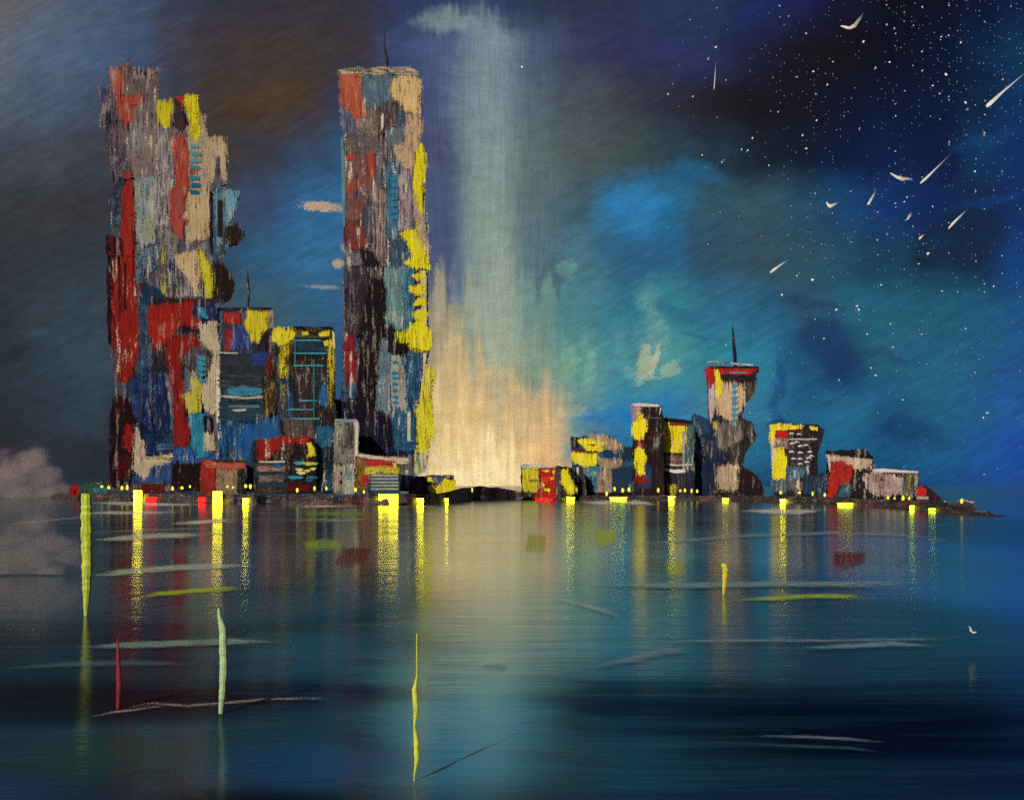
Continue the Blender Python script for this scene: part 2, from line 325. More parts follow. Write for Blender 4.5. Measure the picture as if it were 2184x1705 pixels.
# ---------------------------------------------------------------- water
def build_water():
    bm = bmesh.new()
    vs = [bm.verts.new(p) for p in ((-30000, -3000, 0), (30000, -3000, 0), (30000, 40000, 0), (-30000, 40000, 0))]; bm.faces.new(vs)
    m = bpy.data.materials.new("bay_water"); m.use_nodes = True; N = NT(m.node_tree)
    g = N.n('ShaderNodeNewGeometry'); p = g.outputs['Position']
    s1 = N.noise(N.scale(p, (.035, .22, 1)), 1, 4, .62); s2 = N.noise(N.scale(p, (.006, .03, 1)), 1, 3, .55)
    s3 = N.noise(N.scale(p, (.5, 2.4, 1)), 1, 2, .5)
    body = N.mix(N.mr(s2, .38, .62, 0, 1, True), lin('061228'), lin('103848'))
    sp = N.n('ShaderNodeSeparateXYZ'); N.put(sp.inputs[0], p)
    refl_dim = 1.0  # weakens the mirror in chosen ellipses to paint darker water
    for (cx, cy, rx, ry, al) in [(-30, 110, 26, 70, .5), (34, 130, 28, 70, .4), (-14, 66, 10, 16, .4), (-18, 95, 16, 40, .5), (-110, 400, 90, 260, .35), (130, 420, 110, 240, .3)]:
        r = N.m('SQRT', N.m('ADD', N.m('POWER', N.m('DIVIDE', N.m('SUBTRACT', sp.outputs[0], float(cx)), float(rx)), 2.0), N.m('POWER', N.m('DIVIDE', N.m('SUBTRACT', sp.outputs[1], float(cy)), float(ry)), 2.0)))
        refl_dim = N.m('MULTIPLY', refl_dim, N.mr(r, .3, 1.3, 1 - al, 1, True))
    # reflected glow and dark areas painted into the water colour, placed in metres
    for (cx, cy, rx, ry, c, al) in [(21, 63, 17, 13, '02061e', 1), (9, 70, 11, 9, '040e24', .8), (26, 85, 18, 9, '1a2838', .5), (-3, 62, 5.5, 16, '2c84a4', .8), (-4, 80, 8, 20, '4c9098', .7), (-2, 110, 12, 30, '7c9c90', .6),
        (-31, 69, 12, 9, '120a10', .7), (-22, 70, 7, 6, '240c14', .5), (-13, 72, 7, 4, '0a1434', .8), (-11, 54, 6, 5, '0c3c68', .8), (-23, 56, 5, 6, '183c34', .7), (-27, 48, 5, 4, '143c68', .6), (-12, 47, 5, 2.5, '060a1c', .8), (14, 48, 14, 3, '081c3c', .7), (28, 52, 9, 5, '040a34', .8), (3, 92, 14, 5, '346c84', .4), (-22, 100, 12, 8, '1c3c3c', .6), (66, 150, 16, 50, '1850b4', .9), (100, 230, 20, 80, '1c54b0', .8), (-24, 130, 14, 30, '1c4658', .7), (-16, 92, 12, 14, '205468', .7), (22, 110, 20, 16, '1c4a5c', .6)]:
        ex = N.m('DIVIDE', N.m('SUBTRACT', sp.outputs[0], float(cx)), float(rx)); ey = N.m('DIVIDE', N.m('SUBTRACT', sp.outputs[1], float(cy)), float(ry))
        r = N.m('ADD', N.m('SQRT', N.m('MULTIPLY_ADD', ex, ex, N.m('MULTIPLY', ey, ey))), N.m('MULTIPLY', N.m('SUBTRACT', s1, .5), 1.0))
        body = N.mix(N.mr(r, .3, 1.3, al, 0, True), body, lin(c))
        if max(lin(c)[:3]) < .03: refl_dim = N.m('MULTIPLY', refl_dim, N.mr(r, .2, 1.5, 1 - .8 * al, 1, True))
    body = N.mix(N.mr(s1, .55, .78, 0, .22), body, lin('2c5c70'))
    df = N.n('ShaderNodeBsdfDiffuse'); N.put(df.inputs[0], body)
    gl = N.n('ShaderNodeBsdfGlossy', distribution='MULTI_GGX'); gl.inputs['Color'].default_value = (.84, .90, .86, 1); N.put(gl.inputs['Roughness'], N.mr(s2, .3, .7, .10, .17))
    bu = N.n('ShaderNodeBump'); bu.inputs['Strength'].default_value = .36; bu.inputs['Distance'].default_value = .35
    N.put(bu.inputs['Height'], N.m('ADD', s1, N.m('MULTIPLY', s3, .12))); N.put(gl.inputs['Normal'], bu.outputs[0])
    fr = N.n('ShaderNodeFresnel'); fr.inputs[0].default_value = 1.33
    mx = N.n('ShaderNodeMixShader'); N.put(mx.inputs[0], N.m('MULTIPLY', N.mr(fr.outputs[0], .10, .55, 0, .92), refl_dim)); N.put(mx.inputs[1], df.outputs[0]); N.put(mx.inputs[2], gl.outputs[0])
    o = N.n('ShaderNodeOutputMaterial'); N.put(o.inputs[0], mx.outputs[0])
    tag(link("water", bm, m), kind='structure')
build_water()

# ---------------------------------------------------------------- shore ground
def lerp(tab, x):
    if x <= tab[0][0]: return tab[0][1]
    for (a, b), (c, d) in zip(tab, tab[1:]):
        if x <= c: return b + (d - b) * (x - a) / (c - a)
    return tab[-1][1]
SHORE = [(60, 1060), (200, 1068), (450, 1074), (700, 1078), (880, 1076), (960, 1072), (1010, 1067), (1100, 1065), (1400, 1066), (1600, 1069), (1750, 1075), (1900, 1083), (2000, 1090), (2070, 1096), (2150, 1102)]
BANK = [(60, 1058), (150, 1051), (235, 1051), (450, 1053), (700, 1056), (880, 1052), (930, 1054), (985, 1040), (1020, 1037), (1060, 1038), (1100, 1047), (1160, 1055), (1400, 1056), (1600, 1058), (1750, 1060), (1900, 1066), (1990, 1068), (2060, 1080), (2090, 1090), (2150, 1101)]
def shore_y(x): return CAMH * F / (lerp(SHORE, x) - HOR)
def build_shore():
    bm = bmesh.new(); rows = []
    x = 60.0
    while x <= 2150:
        Y = shore_y(x); a = (x - 1092) / F; Y *= 1 + .02 * mn.noise(Vector((x / 31, 5, 0)))
        h = max(.4, CAMH + (HOR - lerp(BANK, x)) * Y / F + 1.6 * mn.noise(Vector((x / 23, 0, 3))) + random.uniform(-.2, .2))
        if x < 70 or x > 2140: h = .3
        bk = min(140, max(12, (2150 - x) * .5))
        prof = [(0, -.5), (2, h * .45), (4 + random.random() * 2, h), (bk * .5, h * .9), (bk, h * .5), (bk + 8, -.5)]
        rows.append([bm.verts.new((a * (Y + o) , Y + o, z)) for o, z in prof]); x += 3.2
    for r, q in zip(rows, rows[1:]):
        for i in range(len(r) - 1): bm.faces.new((r[i], q[i], q[i + 1], r[i + 1]))
    bmesh.ops.recalc_face_normals(bm, faces=bm.faces)
    m = bpy.data.materials.new("shore_paint"); m.use_nodes = True; N = NT(m.node_tree)
    g = N.n('ShaderNodeNewGeometry'); p = g.outputs['Position']
    n1 = N.noise(N.scale(p, (.03, .03, .35)), 1, 3, .6); n2 = N.noise(N.scale(p, (.05, .05, .6)), 1.3, 4, .65); n3 = N.noise(p, .7, 1)
    c = N.mix(N.mr(n1, .5, .56, 0, 1), lin('1a0f12'), lin('3c2220'))
    c = N.mix(N.mr(n1, .62, .66, 0, 1), c, lin('6c2420'))
    c = N.mix(N.mr(n2, .60, .64, 0, 1), c, lin('2c6078'))
    c = N.mix(N.mr(n3, .66, .7, 0, .6), c, lin('a89474'))
    b = N.n('ShaderNodeBsdfPrincipled'); N.put(b.inputs[0], c); b.inputs['Roughness'].default_value = .7
    o = N.n('ShaderNodeOutputMaterial'); N.put(o.inputs[0], b.outputs[0])
    tag(link("shore_ground", bm, m), kind='structure')
build_shore()

# ---------------------------------------------------------------- towers and buildings
def building(name, xc, Y, depth, label, outline, body, parts, cat='building', amp=1.8, z=0):
    s = Site(name, xc, Y, label, cat)
    c = body.split('/')
    pts = tr(z, outline)
    # mass of the building, then a set-back core behind the facade so that the sides read as real volume
    s.slab('wall', pts, paint(c[0], c[1] if len(c) > 1 else None, .65), front=0, thick=depth, amp=amp, step=6)
    for zz, items in parts: s.add(zz, items)
    return s

# tall left tower ------------------------------------------------
A = building('skyscraper', 290, 945, 34, 'tall leftmost skyscraper with grey crumbling top and long red column down its left edge',
 [(236, 148), (262, 143), (318, 148), (338, 170), (332, 210), (340, 300), (342, 640), (345, 760), (374, 800), (376, 1046), (237, 1046), (237, 880), (248, 840), (233, 740), (232, 560), (240, 470), (246, 400), (246, 380), (222, 310), (218, 240), (236, 205)],
 '4a4858/7a6c70', [
 (1, [(P_, '3c4254/8a7c80', (158, 320, 240, 640), {'c': .6}),
  (P_, '7a6a62/4c4046', [(340, 160), (600, 180), (640, 260), (620, 420), (500, 420), (340, 370)]),
  ('roof_edge', '2c2638/a08a80', [(340, 150), (420, 160), (590, 180), (650, 165), (640, 215), (560, 240), (420, 230), (350, 190)], {'c': .45}),
  ('roof_edge', 'a87860/5c4c54', (330, 108, 400, 150), {'c': .5}),
  (P_, 'b84a34/9a7c7c', [(235, 160), (330, 165), (340, 250), (335, 330), (320, 390), (280, 370), (250, 300)], {'c': .75}),
  (P_, '806a6c/48404e', [(225, 620), (390, 600), (405, 900), (400, 1060), (330, 1000), (290, 880), (210, 760)], {'c': .5}),
  (P_, '8a7a74/6c6264', [(420, 480), (600, 400), (640, 700), (640, 900), (630, 1100), (450, 1100), (390, 900), (380, 640)]),
  (P_, 'b04434/8c6058', [(290, 400), (510, 380), (510, 440), (420, 480), (420, 600), (380, 640), (300, 560), (285, 480)], {'c': .75}),
  (P_, '94908c/7c7474', [(420, 620), (520, 600), (560, 820), (440, 860), (400, 760)], {'c': .6}),
  (P_, 'a8ac9c/6c8490', [(430, 1100), (640, 1060), (640, 1250), (630, 1600), (500, 1660), (440, 1500)], {'c': .6}),
  (P_, 'b0ac80/7c8c8c', [(480, 1350), (620, 1400), (600, 1560), (490, 1560)], {'c': .45}),
  (P_, '58788c/302c40', [(240, 1250), (340, 1050), (340, 1460), (240, 1480)], {'c': .45})]),
 (2, [(P_, '181020/401418', [(165, 0), (205, 0), (205, 150), (205, 640), (170, 620), (165, 480)], {'c': .7}),
  (P_, '6c8494/34405c', [(340, 0), (500, 0), (500, 100), (390, 220), (350, 260)], {'c': .6}),
  (P_, '3a5874/1c2848', [(345, 260), (500, 280), (500, 420), (500, 640), (470, 760), (400, 950), (350, 900), (345, 500)], {'c': .6}),
  (P_, '34507c/16204a', [(290, 860), (420, 820), (470, 1000), (440, 1150), (300, 1150)], {'c': .5}),
  (P_, '141c44/2c4c74', [(470, 660), (550, 620), (590, 900), (605, 1270), (400, 1290), (330, 1120), (440, 1000)], {'c': .65}),
  (P_, '96241a/7c1c18', [(205, 0), (330, 0), (335, 150), (360, 560), (355, 700), (330, 820), (280, 880), (240, 850), (215, 660), (200, 620), (198, 200)], {'c': .85}),
  (P_, '2c1018/701a18', [(225, 60), (245, 60), (255, 400), (235, 500)], {'a': .8, 'c': .5}),
  (P_, '2c1018/701a18', [(270, 100), (282, 100), (280, 400), (268, 400)], {'a': .6}),
  (P_, 'a8301e', [(355, 255), (415, 255), (370, 300), (358, 330)], {'a': 1}),
  (P_, '160c18/30101c', [(190, 1060), (290, 960), (350, 1150), (330, 1450), (300, 1530), (190, 1540), (185, 1100)]),
  (P_, '3c0e12/160c18', [(220, 950), (270, 980), (285, 1120), (230, 1160), (200, 1100)]),
  (P_, 'a0201a/6c1414', [(280, 1140), (315, 1150), (332, 1280), (300, 1320), (265, 1290)]),
  (P_, '5c1216/200a10', [(200, 1340), (310, 1330), (310, 1470), (240, 1500), (190, 1420)], {'c': .5}),
  (P_, '26406c/141c40', [(400, 1200), (600, 1200), (600, 1330), (410, 1340)], {'c': .5}),
  (P_, 'a0b0b0/2c4c70', [(480, 1265), (600, 1265), (600, 1300), (480, 1310)], {'c': .35, 'd': 'h'}),
  (P_, '34548c/24365c', [(340, 1450), (440, 1390), (600, 1350), (600, 1510), (450, 1520), (330, 1500)]),
  (P_, 'd0bc98/a08c80', [(350, 1150), (375, 1230), (400, 1250), (405, 1360), (440, 1400), (420, 1480), (390, 1480), (330, 1440), (325, 1320), (345, 1250)]),
  (P_, 'd8c898/9c9880', [(405, 1370), (605, 1325), (570, 1375), (440, 1410), (405, 1405)], {'d': 'h'})]),
 (1, [(P_, 'a82c1e/6c2c2c', [(340, 1160), (385, 1100), (412, 1100), (425, 1200), (432, 1720), (335, 1720), (330, 1400)], {'c': .85}),
  (P_, 'a83a2c/6c4444', [(335, 1035), (410, 1022), (415, 1060), (400, 1090), (350, 1080)], {'c': .6}),
  (P_, 'a02824/180c18', [(215, 1560), (330, 1590), (330, 1720), (215, 1720)], {'c': .45})])])

# second left tower ----------------------------------------------
B = building('skyscraper', 400, 930, 30, 'stepped cream skyscraper with bright yellow top bars beside the leftmost tower',
 [(334, 212), (372, 207), (420, 205), (428, 247), (436, 250), (438, 292), (478, 295), (484, 320), (482, 392), (454, 398), (454, 560), (458, 640), (470, 660), (468, 1046), (374, 1046), (366, 900), (336, 700)],
 '5a566a/8c8484', [
 (1, [(P_, '68606c/a89c94', [(630, 640), (770, 640), (775, 1100), (740, 1300), (700, 1500), (640, 1560), (630, 1100)], {'c': .5}),
  (P_, 'bfa684/8a7a84', [(800, 640), (900, 620), (980, 560), (1020, 560), (1030, 740), (1060, 760), (1062, 1000), (1062, 1180), (970, 1190), (860, 1200), (870, 780)], {'c': .72}),
  (P_, '8c7a78/5c5864', [(720, 660), (830, 640), (880, 720), (740, 760)], {'c': .5}),
  (P_, 'ccb48c/907c6c', [(1030, 740), (1180, 740), (1205, 830), (1200, 1080), (1165, 1085), (1150, 1000), (1080, 1110), (1040, 1000)], {'c': .75}),
  (P_, '484456/8c8078', [(1112, 900), (1150, 890), (1152, 1060), (1105, 1110)], {'c': .6}),
  (P_, 'd8c81c/b8a028', [(630, 430), (770, 430), (765, 520), (735, 560), (720, 650), (690, 650), (650, 620), (632, 540)], {'c': .8}),
  (P_, '54302f/2c2c40', [(775, 400), (860, 400), (862, 540), (870, 640), (820, 700), (780, 640), (770, 500)], {'c': .6}),
  (P_, 'b83828', [(775, 395), (860, 398), (858, 470), (800, 430)], {'a': 1}),
  (P_, 'e2d220/c8b41c', [(860, 395), (955, 392), (965, 480), (985, 680), (950, 770), (920, 740), (900, 600), (862, 500)], {'c': .9}),
  (P_, 'c8a484/b07058', (738, 735, 775, 820), {'c': .5}),
  (P_, 'b04434/9c5a4c', [(770, 740), (850, 730), (885, 850), (890, 1000), (960, 1020), (890, 1050), (890, 1160), (780, 1160), (775, 900)], {'c': .8}),
  (P_, 'cdb184/a08c70', [(880, 1190), (1055, 1180), (1062, 1560), (880, 1600), (840, 1400)], {'c': .75}),
  (P_, 'b04232/8a5850', [(740, 1160), (880, 1160), (870, 1220), (850, 1350), (800, 1400), (880, 1430), (830, 1500), (840, 1570), (770, 1570), (720, 1350)], {'c': .7}),
  (P_, 'a09884/6c6068', [(690, 1480), (800, 1560), (790, 1720), (680, 1720)], {'c': .5})]
  + [(WN, c, [(900 + i % 2 * 12, y), (970 + i % 3 * 8, y + 12), (990, y + 34), (905, y + 40)], {'a': 1.0, 's': 3}) for i, (y, c) in enumerate([(785, '6c9ca0'), (850, '5c989c'), (905, '6a9ca0'), (960, '4c909c'), (1050, '3c8498'), (1110, '1f6c8c'), (1170, '1c6484')])]),
 (2, [(P_, '2c2c50/8c8c98', [(500, 60), (600, 60), (620, 130), (560, 330), (500, 300)], {'c': .55}),
  (P_, '3a3a50/a89c90', [(540, 150), (700, 190), (790, 330), (800, 380), (560, 350)], {'c': .55}),
  (P_, 'c8bc3c/4c4c54', [(500, 0), (545, 0), (535, 120), (550, 330), (510, 330), (495, 150)], {'c': .5}),
  (P_, 'd6b68a/a89078', [(600, 60), (740, 30), (760, 120), (740, 260), (720, 330), (690, 200), (610, 130)], {'c': .8}),
  (P_, 'dccf2a/a8984c', [(750, 20), (820, 130), (850, 250), (830, 350), (790, 340), (780, 200)], {'c': .8}),
  (P_, '22384f/101830', [(380, 240), (500, 290), (560, 350), (440, 380), (380, 360)]),
  (P_, '1c1a24/40343c', (440, 340, 868, 800), {'c': .6}),
  (P_, '40424c/7c6868', [(600, 530), (830, 640), (820, 830), (700, 850), (640, 780)], {'c': .45}),
  (P_, '9e2218/8c1c18', [(440, 390), (560, 380), (700, 350), (735, 380), (700, 440), (770, 470), (755, 530), (690, 520), (620, 500), (600, 560), (480, 670), (440, 560), (428, 450)], {'c': .88}),
  (P_, 'aa281a', [(440, 475), (600, 480), (610, 520), (480, 665), (445, 580)], {'a': 1.2}),
  (P_, '8c1e18/6c1818', [(550, 620), (620, 580), (700, 560), (770, 640), (640, 690), (640, 780), (665, 960), (665, 1100), (705, 1200), (645, 1300), (600, 1270), (590, 900), (548, 740)], {'c': .82}),
  (P_, '5c1c20/2c1c28', [(640, 760), (720, 790), (700, 850), (650, 850)], {'c': .5}),
  (P_, '142038/3a4a7c', [(720, 380), (860, 375), (872, 470), (800, 485), (720, 450)], {'c': .6}),
  (P_, '3c94b0', [(735, 395), (785, 395), (805, 470), (775, 455)], {'a': 1}),
  (P_, 'cbb898/a09484', [(750, 500), (865, 490), (882, 640), (882, 780), (872, 900), (872, 1075), (800, 1060), (755, 930), (820, 800), (850, 700), (760, 600)], {'c': .82}),
  (P_, '38343c/746468', [(700, 660), (835, 680), (810, 770), (700, 780)], {'c': .6}),
  (P_, '7c8a88/4c5860', [(660, 780), (760, 830), (750, 1060), (665, 1040)], {'c': .5}),
  (P_, 'cfbf30/9c9c60', [(700, 850), (760, 840), (752, 1060), (690, 1080), (655, 960), (700, 930)], {'c': .7}),
  (P_, '2c8ca8/246084', [(690, 1080), (790, 1075), (790, 1200), (810, 1360), (720, 1365), (700, 1200)], {'c': .75}),
  (P_, '181420', [(775, 1090), (830, 1100), (835, 1190), (790, 1195)], {'a': 1.2}),
  (P_, 'c8b898/9c9080', [(785, 1200), (840, 1210), (852, 1300), (785, 1315)]),
  (P_, '34609c/20305c', [(600, 1300), (720, 1290), (720, 1370), (880, 1340), (880, 1400), (600, 1410)]),
  (P_, '26120f/140c10', [(590, 1400), (770, 1390), (770, 1560), (590, 1560)])]
  + [(WN, '3a98b0', [(738, y), (775, y + 6), (800, y + 26), (755, y + 34)], {'a': .9, 's': 3, 'f': .3}) for y in (700, 735, 770, 805, 840)]
  + [('trim', 'ece0c8', [(862, 780), (886, 790), (892, 1000), (884, 1250), (872, 1230), (862, 1070)], {'a': .8, 'f': .3})]),
 (1, [('trim', '1c1214/5c4c50', [(1062, 1180), (1080, 1200), (1084, 1700), (1066, 1700)], {'a': .6}),
  ('trim', 'd8b894', [(1040, 1230), (1052, 1230), (1062, 1400), (1054, 1400)], {'a': .5})])])
# the pale slab and dark bracket that stick out behind its right edge
S2 = building('side_tower', 482, 927, 16, 'pale blue wedge shaped tower wing between the cream skyscraper and the dark block',
 [(463, 396), (474, 402), (511, 414), (480, 505), (500, 484), (514, 500), (506, 515), (484, 520), (476, 545), (478, 560), (495, 590), (501, 612), (490, 632), (474, 644), (474, 655), (463, 655)],
 '3c4650/76868a', [(1, [(P_, '6aa2b0/5c7c88', [(1110, 1150), (1310, 1200), (1190, 1560), (1195, 1640), (1130, 1640)], {'c': .85}),
  (P_, '40505c/6c8c90', (1130, 1150, 1195, 1680), {'c': .55}), (P_, '2c2018', [(1200, 1480), (1290, 1470), (1335, 1530), (1290, 1600), (1200, 1590)], {'a': 2.5}), (P_, '30282c/1c1818', (1130, 1260, 1170, 1560), {'a': 1})]),
  (2, [(P_, '281a14/1c100c', [(845, 110), (900, 120), (975, 250), (960, 320), (880, 350), (850, 340)], {'a': 2}), (P_, '708890/34404c', [(845, 20), (890, 0), (915, 40), (880, 90)], {'c': .5})])], cat='tower')

# dark mid building ----------------------------------------------
Cb = building('office_block', 527, 915, 26, 'dark slate office block with a thin mast, red and yellow top panels and blue streaks',
 [(474, 660), (480, 657), (575, 656), (582, 664), (582, 740), (600, 770), (600, 1046), (468, 1046), (470, 760)], '2c3a48/3c4c58', [
 (2, [('roof_edge', '201a20/4c4c54', (900, 395, 1215, 418), {'d': 'h'}),
  (P_, '4c6878/2c4058', (1000, 420, 1080, 560)), (P_, 'b02c20/7c2020', [(905, 432), (1015, 430), (1025, 490), (920, 495)]), (P_, 'a8201c/6c1818', [(925, 530), (990, 560), (965, 660), (922, 685)]),
  (P_, '34488c/2c3c60', [(970, 520), (1090, 545), (1100, 640), (950, 662)]), (P_, 'dccb28/b8a830', [(1060, 420), (1195, 425), (1185, 520), (1140, 630), (1085, 600), (1050, 500)], {'c': .9}),
  (P_, '281a24/3c2c38', [(1160, 560), (1222, 545), (1222, 700), (1120, 665)]), (P_, 'b0a078/5c5458', (1196, 412, 1226, 525), {'c': .6, 'a': 1}),
  ('trim', 'c8bcac', (880, 680, 1000, 690), {'a': .6, 'd': 'h'}), (P_, '34383c/20262e', (885, 700, 1200, 900), {'d': 'h', 'c': .6}), (P_, '34488c/24305c', (1090, 690, 1190, 760), {'d': 'h', 'c': .6}),
  (P_, '6c1c1c/301418', [(1170, 780), (1215, 660), (1225, 780), (1200, 860)], {'c': .7}), (P_, '20262c/3c4850', (885, 830, 1180, 900), {'d': 'h', 'c': .5}),
  (P_, '3c86a0/285c74', [(935, 925), (1000, 905), (1160, 910), (1175, 940), (1080, 962), (940, 955)], {'d': 'h', 'c': .85}), ('trim', 'b8b0a4/6c6c6c', [(880, 955), (1060, 968), (1170, 955), (1175, 972), (1050, 982), (880, 966)], {'d': 'h', 'a': .8}),
  (P_, '284c5c/20303c', (885, 1000, 1180, 1120), {'d': 'h', 'c': .5}), (WN, '5c7880', (940, 1020, 1140, 1034), {'d': 'h', 'a': .8}), (WN, 'c0b8a8', [(960, 1048), (1055, 1040), (1050, 1056), (985, 1062)], {'a': .6}),
  (P_, '30241c/1c1c24', [(1160, 860), (1250, 780), (1270, 1080), (1160, 1060)], {'c': .6}), (P_, 'd8b43c/3c2a20', [(1180, 860), (1240, 850), (1235, 1050), (1190, 1090), (1175, 1200), (1165, 1080)], {'c': .28}),
  (P_, 'b09880/2c4460', (1120, 1080, 1200, 1150), {'c': .35}), (P_, '24609c/1c406c', [(900, 1170), (1160, 1130), (1260, 1090), (1275, 1240), (1090, 1260), (1080, 1400), (900, 1400)], {'c': .7}),
  (P_, '1c3454/285c8c', (885, 1130, 990, 1400), {'c': .6}), (P_, '1c2838/2c4c5c', (885, 1380, 1090, 1560), {'c': .5})])])
Cb.tube('antenna', 0, [(529, 660), (531, 625), (528, 600), (529, 574)], [.7, 1.0, 1.2, .15], paint('24222a', '1c1a20'))

# yellow and black grid block ------------------------------------
D = building('office_block', 655, 905, 26, 'black office block outlined in yellow dabs with thin pale blue floor lines',
 [(586, 706), (604, 700), (706, 697), (714, 704), (715, 900), (715, 1046), (596, 1046), (598, 780), (584, 740)], '241a18/3a2c24', [
 (4, [('roof_edge', '141012', (330, 420, 600, 442), {'d': 'h'}), (P_, '3c3028/241c1c', (330, 640, 470, 1060), {'c': .5}), (P_, '2c3a40/241c1c', (450, 640, 560, 1060), {'c': .5}),
  (P_, '2c2420/6c5c30', (340, 440, 580, 490), {'c': .6, 'd': 'h'}), (P_, '1c1c24/305478', (230, 780, 330, 1060), {'c': .5}), (P_, '34649c/1c2c4c', [(520, 830), (570, 810), (570, 980), (515, 960)]),
  (P_, '2c4c5c/1c2c38', (340, 510, 560, 600), {'c': .45, 'd': 'h'}),
  (P_, 'e2d022/c8ac20', [(200, 440), (320, 430), (332, 480), (300, 550), (240, 560), (190, 500)], {'c': .95}), (P_, 'dcc828/2c2420', [(235, 560), (330, 520), (310, 580), (290, 640), (235, 640)], {'c': .5}),
  (P_, 'd8c42c/241c18', (232, 600, 290, 780), {'c': .62}), (P_, 'd8c42c/2c3048', (235, 780, 280, 1070), {'c': .25}), (P_, 'd8c42c/241c18', [(570, 520), (610, 540), (614, 700), (600, 1080), (572, 1080), (565, 800)], {'c': .55}),
  (P_, 'dccc28', [(390, 455), (430, 450), (435, 475), (395, 478)], {'a': 1}), (P_, 'e0ce28', [(500, 462), (578, 445), (578, 480), (512, 487)], {'a': 1}), (P_, 'dcc828', [(540, 520), (595, 505), (600, 545), (550, 550)], {'a': 1.2}),
  ('trim', 'd8c49c', [(600, 440), (616, 470), (620, 560), (608, 585), (603, 500)], {'a': .7}), (P_, '3c3434/5c5048', (270, 1065, 480, 1190), {'c': .5}),
  (P_, '201818/3c3430', (480, 980, 612, 1130)), (P_, '2c6c8c/1c4460', (492, 1110, 600, 1560), {'c': .6}), (P_, '181014/3c2c30', [(540, 1270), (605, 1260), (600, 1580), (545, 1300)], {'c': .6})]
  + [('floor_line', '4c98a8', (x0, y, x1, y + 9), {'a': .5, 'd': 'h', 's': 9}) for x0, x1, y in ((330, 520, 508), (330, 560, 598), (330, 540, 684), (370, 500, 926), (300, 470, 988), (320, 510, 1052))]
  + [('floor_line', '3c7c90', (x, y0, x + 7, y1), {'a': .4, 's': 9}) for x, y0, y1 in ((338, 500, 680), (470, 650, 1050))])])

# low red-topped building ----------------------------------------
E = building('low_building', 607, 890, 20, 'squat building with torn red roof band and blue and yellow window dashes',
 [(541, 941), (552, 937), (668, 934), (674, 942), (676, 1052), (541, 1052)], '1c1418/34282c', [
 (4, [(P_, '5c4a44/2c2024', (60, 1360, 280, 1430), {'d': 'h', 'c': .5}), (P_, 'a8887c/6c4c4c', (80, 1385, 270, 1425), {'d': 'h', 'c': .55}), (P_, '2c3c48/1c2028', (60, 1430, 300, 1470), {'d': 'h'}),
  (P_, '907c70/4c3c3c', (90, 1450, 260, 1500), {'d': 'h', 'c': .55}), (P_, '24404c/181c24', (80, 1500, 290, 1530), {'d': 'h'}), (P_, '5c4c44/2c2020', (80, 1530, 280, 1570), {'d': 'h', 'c': .5}),
  (P_, '705c50/241a1c', [(190, 1300), (300, 1220), (350, 1260), (300, 1340), (200, 1350)], {'c': .4}),
  ('roof_edge', '94201a/6c1616', [(85, 1210), (280, 1185), (450, 1185), (430, 1218), (250, 1232), (200, 1290), (140, 1345), (95, 1345)], {'c': .9}), (P_, 'e0d02c', [(425, 1225), (455, 1222), (475, 1260), (478, 1310), (430, 1320), (440, 1275)], {'a': 1.2}),
  ('trim', 'b8c0b8', (90, 1350, 270, 1360), {'d': 'h', 'a': .8}), (P_, '5c1414', (290, 1510, 440, 1560), {'d': 'h'})]
  + [(WN, c, [(x, y + 4), (x + 40, y - 3), (x + w, y + 4), (x + w - 12, y + 16), (x + 30, y + 20)], {'a': .8, 'd': 'h', 's': 4}) for x, y, w, c in ((330, 1356, 90, '4c9cb0'), (395, 1360, 105, 'b8c048'), (340, 1400, 60, 'e0d488'), (395, 1408, 60, 'd8c858'), (440, 1396, 48, 'e0d488'), (350, 1424, 70, 'd8cc80'), (290, 1455, 110, '3c90b0'), (420, 1455, 84, '2c6c88'), (180, 1375, 70, '2c5c8c'), (410, 1478, 60, '2c5468'))])])
# white narrow block ---------------------------------------------
Fb = building('narrow_block', 738, 885, 18, 'narrow whitish block with streaked grey front and a white right edge before the dark tower',
 [(713, 899), (722, 893), (762, 895), (766, 905), (764, 1010), (760, 1052), (712, 1052)], '8c8478/34302c', [
 (4, [('roof_edge', '6c8c94/a8a090', (620, 1060, 770, 1080), {'d': 'h', 'a': 1}), (P_, '3c342e/8c8478', (640, 1085, 690, 1300), {'c': .5}), (P_, '34302c/6c645c', (690, 1085, 745, 1260), {'c': .55}), (P_, 'b0a48c/6c6860', (620, 1380, 700, 1560), {'c': .6}), (P_, '6c8c8c/b8b09c', (690, 1380, 745, 1570), {'c': .5}),
  ('trim', 'd8c8b4', [(750, 1078), (778, 1078), (780, 1180), (768, 1400), (752, 1410), (758, 1200)], {'a': .9})] + [(WN, '1c1614', [(656, y), (668, y + 8), (664, y + 30), (655, y + 22)], {'a': .5, 's': 3}) for y in (1360, 1420, 1480)])])
# low red and beige house ----------------------------------------
G = building('low_building', 475, 888, 16, 'low beige house with a red left wall and pinkish red roof beneath the slate block',
 [(430, 984), (438, 980), (522, 980), (524, 1052), (430, 1052)], '3c2420/5c4434', [
 (2, [(P_, 'a42c22/781c18', (768, 1380, 858, 1590), {'c': .8}), (P_, 'a88e6c/6c5440', (862, 1420, 1000, 1590), {'c': .6}), (P_, '2c5c68/241c1c', (1000, 1430, 1048, 1580), {'c': .4}), ('roof_edge', 'c06450/a03024', [(795, 1372), (900, 1385), (1040, 1395), (1045, 1420), (960, 1425), (800, 1420)], {'d': 'h', 'c': .7}), (P_, 'c8a88c/a83c30', (780, 1385, 860, 1402), {'d': 'h', 'c': .4, 'a': .8})])])
